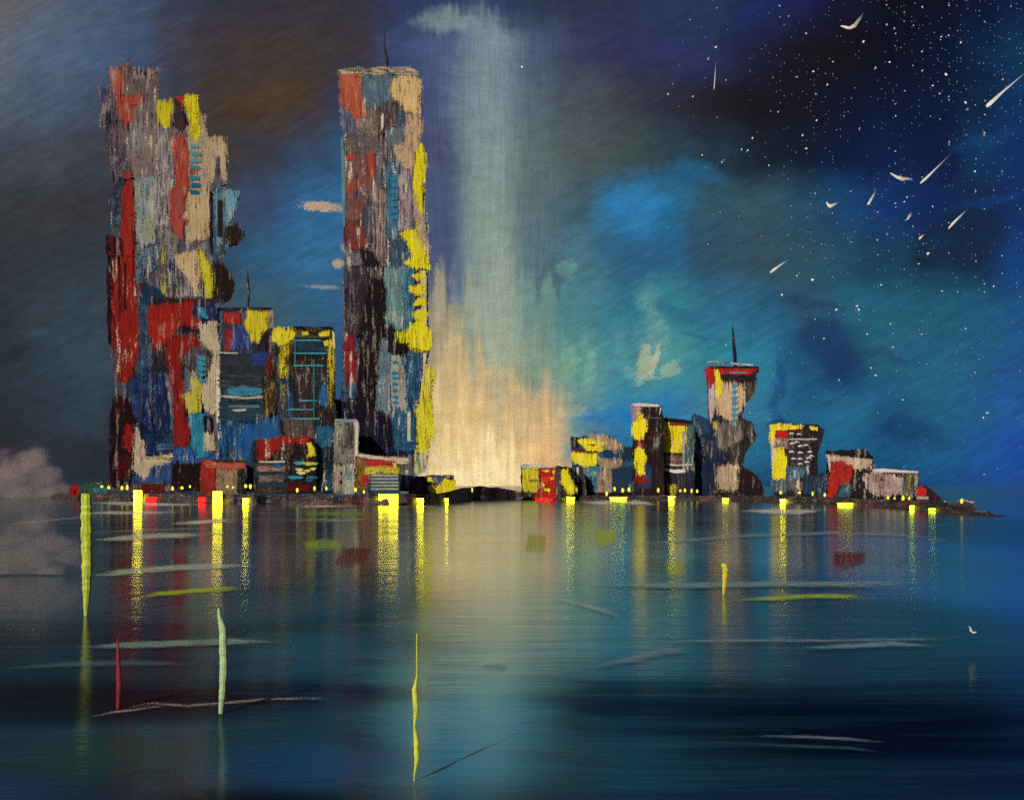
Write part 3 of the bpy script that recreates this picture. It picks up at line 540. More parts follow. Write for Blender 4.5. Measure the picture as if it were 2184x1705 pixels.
# low striped building -------------------------------------------
Hb = building('low_building', 806, 888, 18, 'low building striped in red, mustard and white bands at the foot of the twin tower',
 [(758, 972), (766, 966), (850, 978), (874, 980), (868, 1000), (852, 1004), (848, 1052), (758, 1052)], '4c4438/6c6450', [
 (4, [(P_, 'a83024/7c201c', (800, 1335, 1045, 1392), {'d': 'h', 'c': .85}), (P_, 'ccb83c/a08834', (765, 1395, 1062, 1440), {'d': 'h', 'c': .8}), (P_, 'a07c34/6c3020', (765, 1330, 830, 1540), {'c': .6}), (P_, 'a8281f', [(800, 1445), (860, 1440), (850, 1500), (810, 1530)], {'a': 1}),
  ('roof_edge', 'd8c4a8/a09080', [(778, 1298), (900, 1315), (1120, 1330), (1135, 1360), (1060, 1372), (1040, 1345), (900, 1335), (780, 1315)], {'d': 'h', 'a': 1}), (P_, 'd8c840', [(1018, 1360), (1050, 1362), (1050, 1400), (1025, 1400)], {'a': .8}), (P_, '3c6070/2c3c44', (870, 1450, 1060, 1580), {'d': 'h', 'c': .6})]
  + [('floor_band', 'c8c0a4/7c8484', (870, y, 1058, y + 10), {'d': 'h', 'a': .7, 'c': .6}) for y in (1445, 1468, 1492, 1514, 1538)])])

# the taller twin with the mast ----------------------------------
T = building('skyscraper', 818, 925, 38, 'tallest central skyscraper with needle mast, black shaft and bright yellow jagged right edge',
 [(724, 155), (740, 148), (860, 148), (892, 158), (898, 200), (896, 290), (905, 320), (907, 420), (911, 480), (914, 560), (914, 690), (919, 740), (912, 770), (922, 810), (916, 900), (922, 925), (905, 975), (893, 990), (888, 1046), (733, 1046), (733, 780), (735, 560), (730, 290), (738, 270), (727, 200)],
 '5c5c68/7c7474', [
 (3, [(P_, '3c4c68/7c7880', [(240, 590), (330, 640), (350, 760), (260, 790)], {'c': .6}), (P_, '4a6478/6c7c84', [(360, 360), (590, 350), (600, 480), (540, 560), (480, 590), (370, 540)], {'c': .65}),
  (P_, 'a08878/5c5054', [(340, 620), (480, 560), (500, 760), (380, 880), (330, 760)], {'c': .5}), (P_, '3c3034/706058', [(470, 600), (540, 550), (630, 540), (640, 720), (500, 770)], {'c': .65}), (P_, 'd8c8b0', [(510, 640), (528, 610), (530, 700), (518, 740)], {'a': .6}),
  (P_, '34465c/4c5860', [(620, 600), (720, 640), (700, 770), (640, 720)], {'c': .7}), (P_, '7c8484/4c5c68', [(540, 740), (690, 700), (690, 800), (560, 870)], {'c': .5}),
  (P_, 'b44c30/9c6c54', [(235, 330), (350, 325), (375, 430), (378, 540), (400, 620), (340, 660), (300, 600), (240, 540)], {'c': .82}),
  (P_, 'd8b47c/c09c70', [(600, 380), (700, 350), (780, 380), (787, 450), (775, 640), (700, 600), (600, 500), (580, 440)], {'c': .88}),
  (P_, 'c8a480/8c7c74', [(700, 620), (780, 640), (792, 720), (772, 830), (742, 1010), (640, 980), (600, 850), (690, 800)], {'c': .8}),
  ('roof_edge', '4c4c58/b8a080', [(228, 318), (270, 305), (560, 300), (700, 300), (770, 340), (700, 352), (560, 345), (240, 335)], {'c': .5, 'd': 'h'}), ('roof_edge', 'd8b884/6c6c74', [(560, 305), (680, 308), (690, 335), (570, 330)], {'c': .5, 'd': 'h'}),
  (P_, '7c645c/4c4c58', [(270, 780), (500, 760), (510, 900), (380, 900), (260, 880)], {'c': .5}), (P_, '8c4438/64585c', [(262, 900), (460, 880), (470, 1000), (450, 1180), (390, 1290), (330, 1380), (270, 1340)], {'c': .55}),
  (P_, 'b04430', [(420, 900), (455, 890), (472, 1010), (450, 1080), (430, 1000)], {'a': 1}), (P_, 'b44830/84443c', [(280, 1080), (360, 1090), (350, 1140), (270, 1150)], {'c': .6}), (P_, 'a8442f/84443c', [(285, 900), (310, 890), (330, 940), (290, 950)], {'a': 1}),
  (P_, '4c505c/3c4452', [(390, 1250), (470, 1180), (480, 1500), (400, 1510)], {'c': .6}), (P_, '5c4848/a08c80', [(465, 1140), (550, 1130), (560, 1700), (465, 1640)], {'c': .5}),
  (P_, '5c484c/8c8080', [(500, 770), (550, 780), (560, 1000), (550, 1150), (490, 960)], {'c': .5}), (P_, '24242c/5c6468', [(515, 1000), (550, 1010), (552, 1130), (515, 1150)], {'c': .6}),
  (P_, '3c6480/4c7484', [(552, 960), (640, 960), (645, 1340), (640, 1500), (555, 1480)], {'c': .6}), (P_, '6c5864/a49494', [(640, 1000), (742, 1010), (745, 1300), (740, 1420), (640, 1430)], {'c': .5}),
  (P_, '983428/5c3438', [(265, 1370), (380, 1370), (420, 1530), (340, 1570), (270, 1520)], {'c': .5}), (P_, '405c74/303a54', [(560, 1500), (720, 1500), (740, 1640), (640, 1705), (560, 1700)], {'c': .5}),
  ('trim', '5c8c98', [(234, 790), (252, 785), (262, 1100), (262, 1400), (250, 1400), (240, 1120)], {'a': .8}),
  (P_, 'c0a488/8c7c7c', [(745, 1000), (800, 1160), (830, 1450), (838, 1640), (790, 1640), (770, 1480), (740, 1300)], {'c': .6}),
  (P_, 'e2d21c/c8b820', [(790, 830), (812, 900), (818, 1050), (802, 1160), (797, 1310), (770, 1270), (738, 1100), (742, 1000), (765, 880)], {'c': .92, 'a': 2}),
  (P_, 'e2d21c/c8b820', [(640, 1450), (745, 1425), (758, 1365), (778, 1500), (835, 1600), (845, 1690), (730, 1685), (680, 1650), (735, 1605), (700, 1500)], {'c': .94, 'a': 2}),
  (P_, '1c1018/3c2c34', [(385, 1560), (430, 1570), (510, 1670), (470, 1720), (390, 1720)], {'c': .8})]
  + [(WN, '2c80a4', [(572, y), (625, y - 6), (632, y + 20), (580, y + 26)], {'a': .8, 's': 3}) for y in (1060, 1105, 1150, 1195, 1240, 1285, 1330)]),
 (4, [(P_, '2c2028/5c5058', [(685, 0), (860, 0), (875, 90), (850, 200), (850, 400), (760, 500), (690, 460)], {'c': .7}), (P_, '3c2c38/8c8084', [(850, 0), (960, 0), (945, 90), (870, 90)], {'c': .6}),
  (P_, '5c8488/7c9490', [(960, 10), (1110, 10), (1160, 80), (1160, 430), (970, 450), (960, 200)], {'c': .65}), (P_, 'a8a48c/5c8488', (1030, 30, 1060, 170), {'c': .4}),
  (P_, '2c5878/4c7c90', (1100, 20, 1165, 440), {'c': .55}), (P_, '6c7c84/44606c', [(920, 500), (1010, 500), (1010, 1080), (900, 1100), (895, 800)], {'c': .65}),
  (P_, '120c20/1c2848', [(620, 930), (790, 950), (1060, 1060), (1110, 1300), (620, 1290)], {'c': .75}), (P_, '3c6484/20283c', [(690, 470), (790, 500), (790, 900), (680, 930)], {'c': .55}),
  (P_, '140a10/281820', [(870, 90), (940, 90), (972, 180), (965, 330), (940, 500), (905, 700), (900, 900), (880, 1060), (785, 1060), (770, 900), (790, 620), (800, 450), (830, 300)], {'c': .9}),
  (P_, '942224/4c1820', [(690, 480), (750, 480), (772, 640), (760, 800), (700, 810), (680, 600)], {'c': .7}), (P_, '2c6080/1c3c5c', [(1010, 970), (1180, 990), (1180, 1290), (1040, 1270)], {'c': .6}),
  (P_, '14385c/34687c', [(1062, 640), (1235, 600), (1220, 760), (1165, 1100), (1105, 1080), (1100, 800)], {'c': .6}), (P_, '7c9ca0/2c5c78', (1140, 600, 1165, 740), {'c': .4}),
  (P_, '181418', [(960, 450), (1000, 400), (1040, 450), (1120, 520), (1110, 610), (1010, 600)], {'a': 2}), (P_, 'b0a890/7c8c8c', [(1008, 620), (1060, 620), (1105, 740), (1110, 1000), (1012, 960)], {'c': .6}),
  ('trim', 'c8c0ac', (1122, 1010, 1142, 1210), {'a': .8}), ('trim', 'd8c49c/9c8c80', [(1210, 30), (1250, 30), (1255, 400), (1250, 560), (1225, 580), (1220, 300)], {'a': .8}),
  (P_, 'e2d21c', [(1140, 140), (1240, 120), (1245, 190), (1180, 195), (1140, 170)], {'a': 1.6}), (P_, 'e2d21c', [(1160, 260), (1205, 215), (1250, 225), (1260, 265), (1170, 272)], {'a': 1.5}), (P_, 'e2d21c', [(1160, 320), (1250, 300), (1270, 330), (1250, 370), (1170, 365)], {'a': 1.5}),
  (P_, 'e2d21c', [(1155, 60), (1240, 40), (1245, 80), (1190, 100)], {'a': 1.3}),
  (P_, 'e6d61c/d0c01c', [(1045, 460), (1150, 450), (1150, 400), (1220, 370), (1245, 420), (1290, 460), (1275, 560), (1220, 590), (1120, 530), (1060, 510)], {'c': .95, 'a': 2}),
  ('trim', 'd8c4a0', [(1232, 600), (1250, 600), (1240, 800), (1195, 1080), (1185, 1060), (1225, 800)], {'a': .6}),
  (P_, 'dccf28/b0ac40', [(1262, 690), (1300, 740), (1280, 860), (1285, 940), (1302, 1150), (1250, 1310), (1190, 1290), (1205, 1150), (1180, 1050), (1225, 880), (1245, 760)], {'c': .88, 'a': 2.2}), (P_, '6c9484/c8b880', [(1180, 1290), (1260, 1300), (1240, 1420), (1180, 1430)], {'c': .5})]
  + [(WN, '2c7ca0', [(1012, y + 14), (1035, y), (1060, y + 14), (1038, y + 28)], {'a': .6, 's': 3}) for y in (650, 725, 760, 800, 845, 890, 930)])])
T.tube('antenna', 0, [(826, 152), (825, 130), (820, 100), (819, 66)], [1.1, 1.6, .9, .15], paint('3c2c20', '1c1410'))

# right shore ----------------------------------------------------
J = building('low_building', 920, 930, 16, 'tiny dark hut with a big yellow splash just right of the tallest skyscraper',
 [(872, 1016), (900, 1013), (968, 1018), (972, 1046), (968, 1060), (872, 1060)], '1c1c20/34445c', [
 (5, [(P_, 'e4d41c/d0bc1c', [(-2, 1040), (60, 1060), (90, 1030), (130, 980), (215, 995), (212, 1070), (120, 1122), (10, 1085)], {'a': 1.5}), (P_, 'e4d41c', (-20, 960, 30, 1000), {'a': 1}), (P_, '2c5878', [(20, 960), (120, 960), (100, 1000), (40, 1020)], {'a': 1.2}), ('trim', 'c8c0b0/3c3c40', (0, 945, 210, 958), {'d': 'h', 'c': .5, 'a': .8}), (P_, '5c5c60/1c1c20', (-170, 990, -60, 1100), {'c': .5})])])
K = building('low_building', 1170, 1045, 18, 'low block split into a yellow half and a red half with white roof rim',
 [(1111, 992), (1130, 989), (1225, 996), (1228, 1060), (1112, 1060)], '1c1614/3c3434', [
 (5, [(P_, 'd8c828/9c8428', [(825, 885), (970, 880), (965, 1080), (900, 1095), (820, 1060)], {'c': .85}), (P_, 'b4201a/7c1614', [(970, 880), (1115, 880), (1112, 1150), (920, 1160), (985, 1060)], {'c': .88}), (P_, 'a06c2c', (880, 980, 960, 1000), {'a': .8}),
  (P_, '4c4848/241e1e', (1117, 890, 1162, 1100)), (P_, 'e4d41c', [(1165, 900), (1220, 895), (1250, 980), (1300, 1080), (1250, 1115), (1160, 1000)], {'a': 1.4}),
  ('roof_edge', 'd8ccb8/8c8c8c', [(805, 862), (900, 845), (1120, 862), (1110, 876), (830, 880)], {'d': 'h', 'a': .9})]
  + [(WN, 'e4d41c', q, {'a': .8, 's': 3}) for q in ([(1085, 905), (1112, 900), (1105, 935), (1090, 925)], [(985, 1000), (1020, 1030), (1010, 1050)], [(1015, 1060), (1070, 1065), (1060, 1090), (1020, 1085)], [(1060, 960), (1100, 965), (1080, 990)], [(990, 900), (1060, 895), (1040, 920)])]
  + [(WN, 'd8381c', [(1000, 960), (1060, 950), (1075, 985), (1040, 1015), (1000, 1000)], {'a': .8})])])
L = building('office_block', 1300, 1085, 24, 'blue block with beige patches and two thick yellow blobs at its left corner',
 [(1219, 932), (1240, 930), (1262, 927), (1300, 928), (1328, 948), (1350, 960), (1350, 1060), (1219, 1060)], '1c4464/2c5c7c', [
 (5, [(P_, '14100f', [(1255, 605), (1340, 620), (1310, 700), (1260, 700)], {'a': 1.2}), (P_, '14365c/10202c', [(1540, 700), (1720, 690), (1710, 760), (1560, 790)], {'c': .7}), (P_, '181c28/1c3c5c', (1700, 700, 1800, 800), {'c': .7}),
  (P_, 'a88c70/7c6450', [(1400, 595), (1540, 590), (1700, 680), (1640, 735), (1540, 705), (1420, 625)], {'c': .8}), (P_, '5c1c14', [(1260, 715), (1480, 712), (1480, 748), (1290, 748)], {'d': 'h', 'a': 1}), (P_, 'e8d81c', [(1315, 635), (1380, 625), (1570, 655), (1500, 690), (1540, 722), (1400, 725), (1370, 690)], {'a': 1.3}),
  (P_, 'b83c20', [(1400, 672), (1480, 668), (1450, 690)], {'a': .6}), (P_, 'e8d81c/d8c41c', [(1255, 750), (1480, 765), (1475, 850), (1400, 885), (1290, 860)], {'a': 1.5, 'c': .95}),
  (P_, 'a48c70/74604c', [(1490, 800), (1700, 812), (1685, 880), (1520, 890)], {'c': .75}), (P_, '2c6c94/1c4c6c', [(1310, 880), (1500, 885), (1485, 1090), (1430, 1095), (1320, 1000)], {'c': .7}), (P_, 'c8c83c/2c6c90', (1380, 870, 1500, 960), {'c': .3}),
  (P_, '3c3c44/241c20', [(1300, 1000), (1430, 980), (1430, 1100), (1300, 1105)], {'c': .6}), (P_, 'a08870/74604c', [(1510, 900), (1612, 900), (1622, 1100), (1480, 1110), (1500, 1000)], {'c': .7}), (P_, '14365c/242c34', (1625, 890, 1800, 1110), {'c': .6}),
  ('trim', 'd8d0cc', [(1290, 875), (1308, 870), (1310, 960), (1296, 1000), (1288, 940)], {'a': .6}), (P_, '1a0f10', (1300, 1100, 1800, 1140), {'d': 'h'})])])
M = building('dark_tower', 1381, 1060, 24, 'slim black tower with a pink top corner and yellow teardrop blobs down its left side',
 [(1349, 864), (1356, 860), (1410, 866), (1417, 890), (1416, 1060), (1350, 1060)], '1a1010/2a1c1c', [
 (6, [(P_, 'a8868c/6c5054', [(150, 712), (235, 730), (215, 800), (185, 870), (152, 860)], {'c': .85}), ('roof_edge', 'dccbc0/9c8c84', [(148, 700), (200, 694), (370, 708), (372, 722), (230, 722), (160, 718)], {'d': 'h', 'a': .7}),
  (P_, '24406c/1a1418', [(240, 1170), (310, 1230), (300, 1400), (180, 1400), (240, 1300)], {'c': .6}), (P_, '7c1814', [(170, 1270), (240, 1300), (300, 1330), (230, 1370), (180, 1350)], {'a': 1.4}), (P_, '6c1814', [(180, 990), (250, 1000), (230, 1080), (175, 1060)], {'a': 1.4}), (P_, '5c1412', (275, 965, 325, 995), {'a': 1}),
  (P_, 'e8d81c/d8c41c', [(165, 850), (200, 825), (262, 830), (266, 920), (215, 1000), (172, 992), (142, 910)], {'a': 1.1, 'c': .95}), (P_, 'dcc030/8c3c1c', [(190, 765), (240, 790), (236, 832), (190, 832)], {'a': 1, 'c': .8}), (P_, 'e8d81c', [(168, 1090), (200, 1065), (240, 1090), (260, 1150), (245, 1220), (248, 1290), (200, 1290), (175, 1200)], {'a': 1.6}),
  (WN, 'c8b8ac', [(380, 735), (392, 725), (380, 780), (370, 800)], {'a': .5}), ('trim', '6c6460', (240, 815, 390, 822), {'a': .5, 'd': 'h'})])])
Nb = building('office_block', 1445, 1075, 22, 'short block with large yellow wall and white bands right of slim black tower',
 [(1410, 894), (1420, 890), (1476, 896), (1480, 915), (1482, 1060), (1410, 1060)], '24242a/3c3c40', [
 (6, [(P_, '54706c/2c4448', (580, 880, 660, 1260), {'c': .5}), (P_, 'e4cc1c/b89c1c', [(395, 835), (470, 870), (578, 880), (588, 960), (565, 1110), (400, 1115), (396, 1000), (382, 920)], {'c': .9}), ('roof_edge', '181014', [(400, 822), (650, 845), (640, 860), (480, 858), (420, 838)], {'d': 'h', 'a': 1}), (P_, '7c2418', (460, 860, 592, 880), {'d': 'h', 'a': .9}),
  (P_, '6c4c2c/2c2420', (410, 1110, 570, 1140), {'c': .5}), (P_, 'a08c84/5c3c30', (425, 1135, 575, 1190), {'d': 'h', 'c': .5}), ('trim', 'b8b4a4/5c6c6c', (568, 930, 586, 1250), {'c': .6, 'a': .7}), (P_, 'c8b8ac/8c7c78', [(425, 1190), (520, 1205), (650, 1198), (640, 1215), (500, 1218), (425, 1208)], {'d': 'h', 'a': .7}), (P_, 'e0d4cc', [(415, 1235), (500, 1250), (595, 1240), (590, 1268), (500, 1275), (430, 1258)], {'d': 'h', 'a': .8}),
  (P_, 'dcc828/3c3428', [(440, 1370), (520, 1375), (512, 1440), (470, 1480), (445, 1430)], {'c': .6}), (P_, '1c2c4c/241c20', (600, 1250, 660, 1470), {'c': .5})])])
X1 = building('dark_block', 1500, 1095, 14, 'blurry dark blue block squeezed between the yellow walled block and the goblet tower',
 [(1470, 905), (1480, 880), (1512, 895), (1530, 930), (1530, 1060), (1470, 1060)], '1c3c5c/24445c', [(6, [(P_, '141c3c/1c2430', (720, 960, 850, 1450), {'c': .6}), (P_, '2c5c70/1c344c', (640, 850, 720, 1200), {'c': .5}), (P_, '182c54/141c34', (640, 1200, 760, 1460), {'c': .6})])])
O = building('goblet_tower', 1560, 1060, 26, 'flared tower with a wide red cap, tall mast and cyan drops down its cream front',
 [(1506, 784), (1520, 781), (1614, 782), (1618, 786), (1608, 800), (1610, 825), (1588, 862), (1582, 890), (1604, 900), (1616, 932), (1592, 962), (1580, 990), (1612, 1012), (1628, 1032), (1628, 1060), (1516, 1060), (1534, 1005), (1520, 958), (1512, 900), (1508, 830)], '1c1418/443c40', [
 (6, [(P_, '141014/342c2c', (830, 465, 1180, 525), {'d': 'h', 'c': .8}), (P_, '585050/8c7c70', [(830, 860), (1050, 850), (1055, 1000), (960, 1110), (880, 1060), (840, 980)], {'c': .6}), (P_, '2c2628/5c4c44', [(1040, 540), (1170, 530), (1140, 640), (1060, 740)], {'c': .6}),
  (P_, 'c8a884/a08468', [(845, 520), (980, 530), (1070, 545), (1075, 700), (1000, 860), (870, 780), (840, 700)], {'c': .85}), (P_, 'c4b0b0/8c7c80', [(788, 560), (820, 520), (832, 600), (824, 800), (800, 870), (785, 700)], {'a': 1}),
  ('roof_cap', 'a81e16/701412', [(760, 405), (850, 398), (1190, 402), (1150, 455), (1060, 450), (950, 445), (850, 450), (830, 500), (790, 555), (765, 460)], {'c': .85, 'f': .8, 'a': 1.2}), ('trim', '181014', (840, 392, 1200, 404), {'d': 'h', 'a': .8, 'f': .9}), ('trim', 'd8d4d0/3c4c54', [(755, 352), (830, 345), (1160, 372), (1150, 382), (780, 362)], {'d': 'h', 'a': .7, 'c': .5}),
  ('trim', '5c8c9c', (960, 436, 1100, 446), {'d': 'h', 'a': .6, 'f': 1}), (P_, 'e4d02c', [(835, 420), (860, 415), (876, 440), (884, 480), (902, 530), (885, 620), (855, 650), (848, 530), (840, 450)], {'a': .9, 'f': .6}),
  (P_, 'd8c43c/5c503c', [(820, 850), (858, 845), (852, 900), (838, 1030), (820, 960)], {'a': 1, 'c': .7}), (P_, '141838/2c3450', [(790, 880), (830, 900), (850, 1080), (930, 1130), (880, 1200), (800, 1060)], {'c': .7}), (P_, '3c342f/181416', [(950, 1080), (1060, 1010), (1060, 1180), (960, 1200)], {'c': .6}),
  (P_, 'b49a7a/7c6858', [(870, 1240), (950, 1200), (1040, 1215), (1055, 1290), (1030, 1430), (900, 1420), (860, 1320)], {'c': .75}), (P_, '281014/1c0c10', [(1040, 1250), (1180, 1300), (1235, 1440), (1040, 1440)]), (P_, 'a09478/1c1414', (820, 1420, 1040, 1445), {'d': 'h', 'c': .4})]
  + [(WN, '3c8cac', [(975, y + 8), (1000, y - 8), (1035, y + 2), (1020, y + 16), (1000, y + 30), (978, y + 24)], {'a': .6, 's': 3, 'f': .2}) for y in (542, 588, 640, 685, 735, 780, 825)])])
O.tube('antenna', 6, [(1010, 400), (1000, 270), (990, 150), (982, 30)], [1.6, 2.0, 1.4, .15], paint('1c1c28', '2c3c50'))
Q = building('office_block', 1697, 900, 24, 'square black block with yellow roofline, red square and rows of white window arcs',
 [(1643, 908), (1656, 904), (1745, 906), (1756, 918), (1752, 940), (1744, 970), (1746, 1060), (1650, 1060)], '1a1214/2c2428', [
 (7, [(P_, '5c4c4c/241c20', (210, 370, 400, 590), {'c': .4}), (P_, 'd8c8a8/8c7c70', [(98, 400), (125, 380), (140, 420), (125, 600), (118, 640), (105, 500)], {'c': .8, 'a': 1}), (P_, 'c0ac98/5c4440', (125, 365, 225, 450), {'c': .45}),
  ('roof_edge', 'e4d02c/c8ac2c', [(98, 275), (130, 262), (345, 275), (330, 298), (235, 306), (140, 310), (122, 350), (112, 400), (96, 400)], {'c': .92, 'a': 1.1}), ('roof_edge', 'dcc82c', [(395, 280), (450, 285), (452, 312), (400, 305)], {'a': 1.2}), (P_, 'b42018', (136, 312, 224, 366), {'a': .8}), (P_, '5c1818', (226, 306, 330, 330), {'a': 1, 'd': 'h'}), ('trim', 'b8a8a0', (235, 372, 445, 382), {'d': 'h', 'a': .7}),
  (P_, 'e4d41c/c0ac24', [(150, 450), (190, 448), (212, 520), (218, 600), (205, 680), (125, 695), (120, 560)], {'c': .85, 'a': 1.4}), (P_, '4c6c80/2c3c4c', [(230, 590), (370, 595), (385, 640), (300, 690), (225, 690)], {'c': .7}), (P_, 'a0b0b0/6c8088', (270, 610, 290, 670), {'a': .8}), (P_, '6c5454/3c4854', (225, 690, 340, 760), {'c': .6}), (P_, '24405c/181c24', (350, 650, 490, 800), {'c': .5}), (P_, 'c8b83c/34505c', (115, 690, 215, 770), {'c': .35})]
  + [(WN, 'd0c8c4', [(x, y + 6), (x + 14, y - 4), (x + 32, y - 2), (x + 42, y + 10), (x + 26, y + 5), (x + 12, y + 10)], {'a': .3, 's': 6}) for x, y in ((235, 330), (290, 335), (275, 395), (345, 418), (240, 405), (300, 425), (235, 468), (300, 474), (375, 468), (250, 520), (300, 522), (365, 515), (300, 560), (350, 545), (385, 500))])])
R = building('low_building', 1814, 800, 20, 'slant roofed black house with beige gable and crimson left wall on the right shore',
 [(1762, 966), (1772, 961), (1840, 957), (1862, 972), (1862, 1000), (1860, 1066), (1762, 1066)], '140c0e/241818', [
 (7, [(P_, 'bca088/8c7464', [(530, 490), (620, 505), (850, 530), (862, 595), (720, 600), (640, 570), (600, 545), (550, 560)], {'c': .82}), ('trim', 'd8c4b8', [(528, 485), (545, 500), (552, 560), (548, 640), (538, 600)], {'a': .7}), (P_, 'a81e1a/741412', [(552, 545), (640, 555), (700, 580), (716, 640), (690, 700), (640, 720), (620, 745), (590, 800), (530, 825), (545, 600)], {'c': .88}), (P_, '3c6878/20303c', [(630, 730), (702, 720), (705, 800), (590, 825)], {'c': .6}),
  ('roof_edge', '120c10', [(520, 470), (650, 462), (800, 455), (868, 505), (865, 525), (720, 505), (540, 485)], {'a': 1.2, 'f': .4})])])
Sb = building('low_building', 1905, 715, 18, 'wide pinkish grey house with white roofline and a dotted yellow stripe near the shore tip',
 [(1848, 1004), (1862, 998), (1950, 1003), (1960, 1012), (1964, 1072), (1846, 1072)], '1a1214/2c2024', [
 (7, [(P_, 'a88c88/6c5450', [(800, 665), (860, 620), (1000, 650), (1110, 670), (1105, 790), (1000, 805), (900, 800), (850, 760)], {'c': .75}), (P_, '4c1c1c/8c7470', (870, 640, 960, 700), {'c': .5}), ('roof_edge', 'dcd0c4/8c8480', [(868, 605), (940, 598), (1080, 612), (1215, 620), (1210, 632), (1040, 628), (870, 625)], {'d': 'h', 'a': .7}), (P_, '34302c/6c6860', (1100, 640, 1200, 800), {'c': .5})]
  + [(WN, 'c8c03c', (1150 - i * 3, 650 + i * 18, 1163 - i * 3, 659 + i * 18), {'a': .4, 's': 4}) for i in range(9)])])
U = building('low_building', 1982, 640, 12, 'little dark shed with a bright red front at the right end of the houses',
 [(1954, 1038), (1972, 1034), (1992, 1048), (2008, 1062), (2010, 1076), (1954, 1076)], '241418/3c2828', [(7, [(P_, 'b42018', [(1200, 745), (1258, 738), (1278, 780), (1235, 822), (1205, 800)], {'a': .9}), ('trim', 'b8a090', (1205, 812, 1290, 830), {'d': 'h', 'a': .8})])])
V = building('low_building', 2050, 560, 10, 'flat mauve shed lying lowest at the tip of the right shore',
 [(2020, 1076), (2034, 1068), (2060, 1066), (2078, 1076), (2086, 1088), (2018, 1088)], '4c3c44/2c2028', [(7, [('roof_edge', 'a09090/5c4c50', [(1480, 850), (1560, 832), (1640, 850), (1630, 862), (1560, 845)], {'a': .6})])])
Y1 = building('low_building', 158, 1005, 10, 'small round topped red hut alone at the far left end of the shore',
 [(148, 1038), (156, 1033), (166, 1034), (170, 1044), (168, 1056), (148, 1056)], 'a8281e/6c1c18', [(0, [('door', '2c1414', (157, 1044, 161, 1054), {'a': .3})])], amp=.8)
Y2 = building('low_building', 205, 990, 10, 'flat teal and lime quay shed left of the leftmost skyscraper',
 [(175, 1034), (200, 1028), (236, 1030), (240, 1056), (175, 1056)], '3c5c34/2c4c5c', [(0, [(P_, '3c8494/2c4c50', (198, 1040, 228, 1050), {'d': 'h', 'a': 1}), ('roof_edge', 'a8a898/2c2c30', (206, 1028, 236, 1032), {'d': 'h', 'a': .8, 'c': .5})])])
Y3 = building('low_building', 325, 925, 10, 'low maroon quay shed under the left skyscraper',
 [(295, 1032), (330, 1028), (350, 1036), (354, 1058), (292, 1058)], '6c2020/3c1c1c', [(0, [('roof_edge', '7c7474/3c3434', (296, 1028, 348, 1032), {'d': 'h', 'a': .8, 'c': .5})])])
Y4 = building('dark_block', 700, 900, 12, 'black stub building wedged between the squat red-roofed one and the narrow whitish block',
 [(688, 955), (700, 950), (714, 960), (714, 1052), (688, 1052)], '181418/2c4858', [(4, [(P_, '2c5c78/181c24', (540, 1400, 600, 1560), {'c': .5})])])
Y5 = building('dark_block', 1236, 1062, 10, 'thin grey stub behind the yellow leaf shaped patch of the red and yellow block',
 [(1226, 990), (1234, 986), (1246, 1000), (1250, 1060), (1226, 1060)], '3c3c44/241c20', [(0, [('trim', 'c8c4c0', (1230, 996, 1234, 1026), {'a': .5})])])

# ---------------------------------------------------------------- street lamps along the quay
def make_lamp(xp, yp, label, col='e8dc3c'):
    Y = shore_y(xp) + 7; a = (xp - 1092) / F
    z0 = 2.0; zt = CAMH + (HOR - yp) * Y / F
    root = bpy.data.objects.new('street_lamp', None); COL.objects.link(root); root.location = (a * Y, Y, z0)
    tag(root, label, 'street lamp', 'lamps along the far shore')
    bm = bmesh.new(); bmesh.ops.create_cone(bm, segments=8, radius1=.28, radius2=.16, depth=max(zt - z0 - .5, .5), cap_ends=True)
    bmesh.ops.translate(bm, vec=(0, 0, max(zt - z0 - .5, .5) / 2), verts=bm.verts); link('pole', bm, paint('1c1414'), root)
    bm = bmesh.new(); bmesh.ops.create_icosphere(bm, subdivisions=2, radius=1.0)
    w = random.uniform(.8, 1.35) * Y / 900; h = random.uniform(1.0, 2.6) * Y / 900
    for v in bm.verts:
        n = 1 + .35 * mn.noise(v.co * 1.7 + Vector((xp, 0, 0)))
        v.co = Vector((v.co.x * w * n, v.co.y * w * n, v.co.z * h * n))
    bmesh.ops.translate(bm, vec=(0, 0, zt - z0), verts=bm.verts); link('lantern', bm, glow(col, 1.5), root, True)
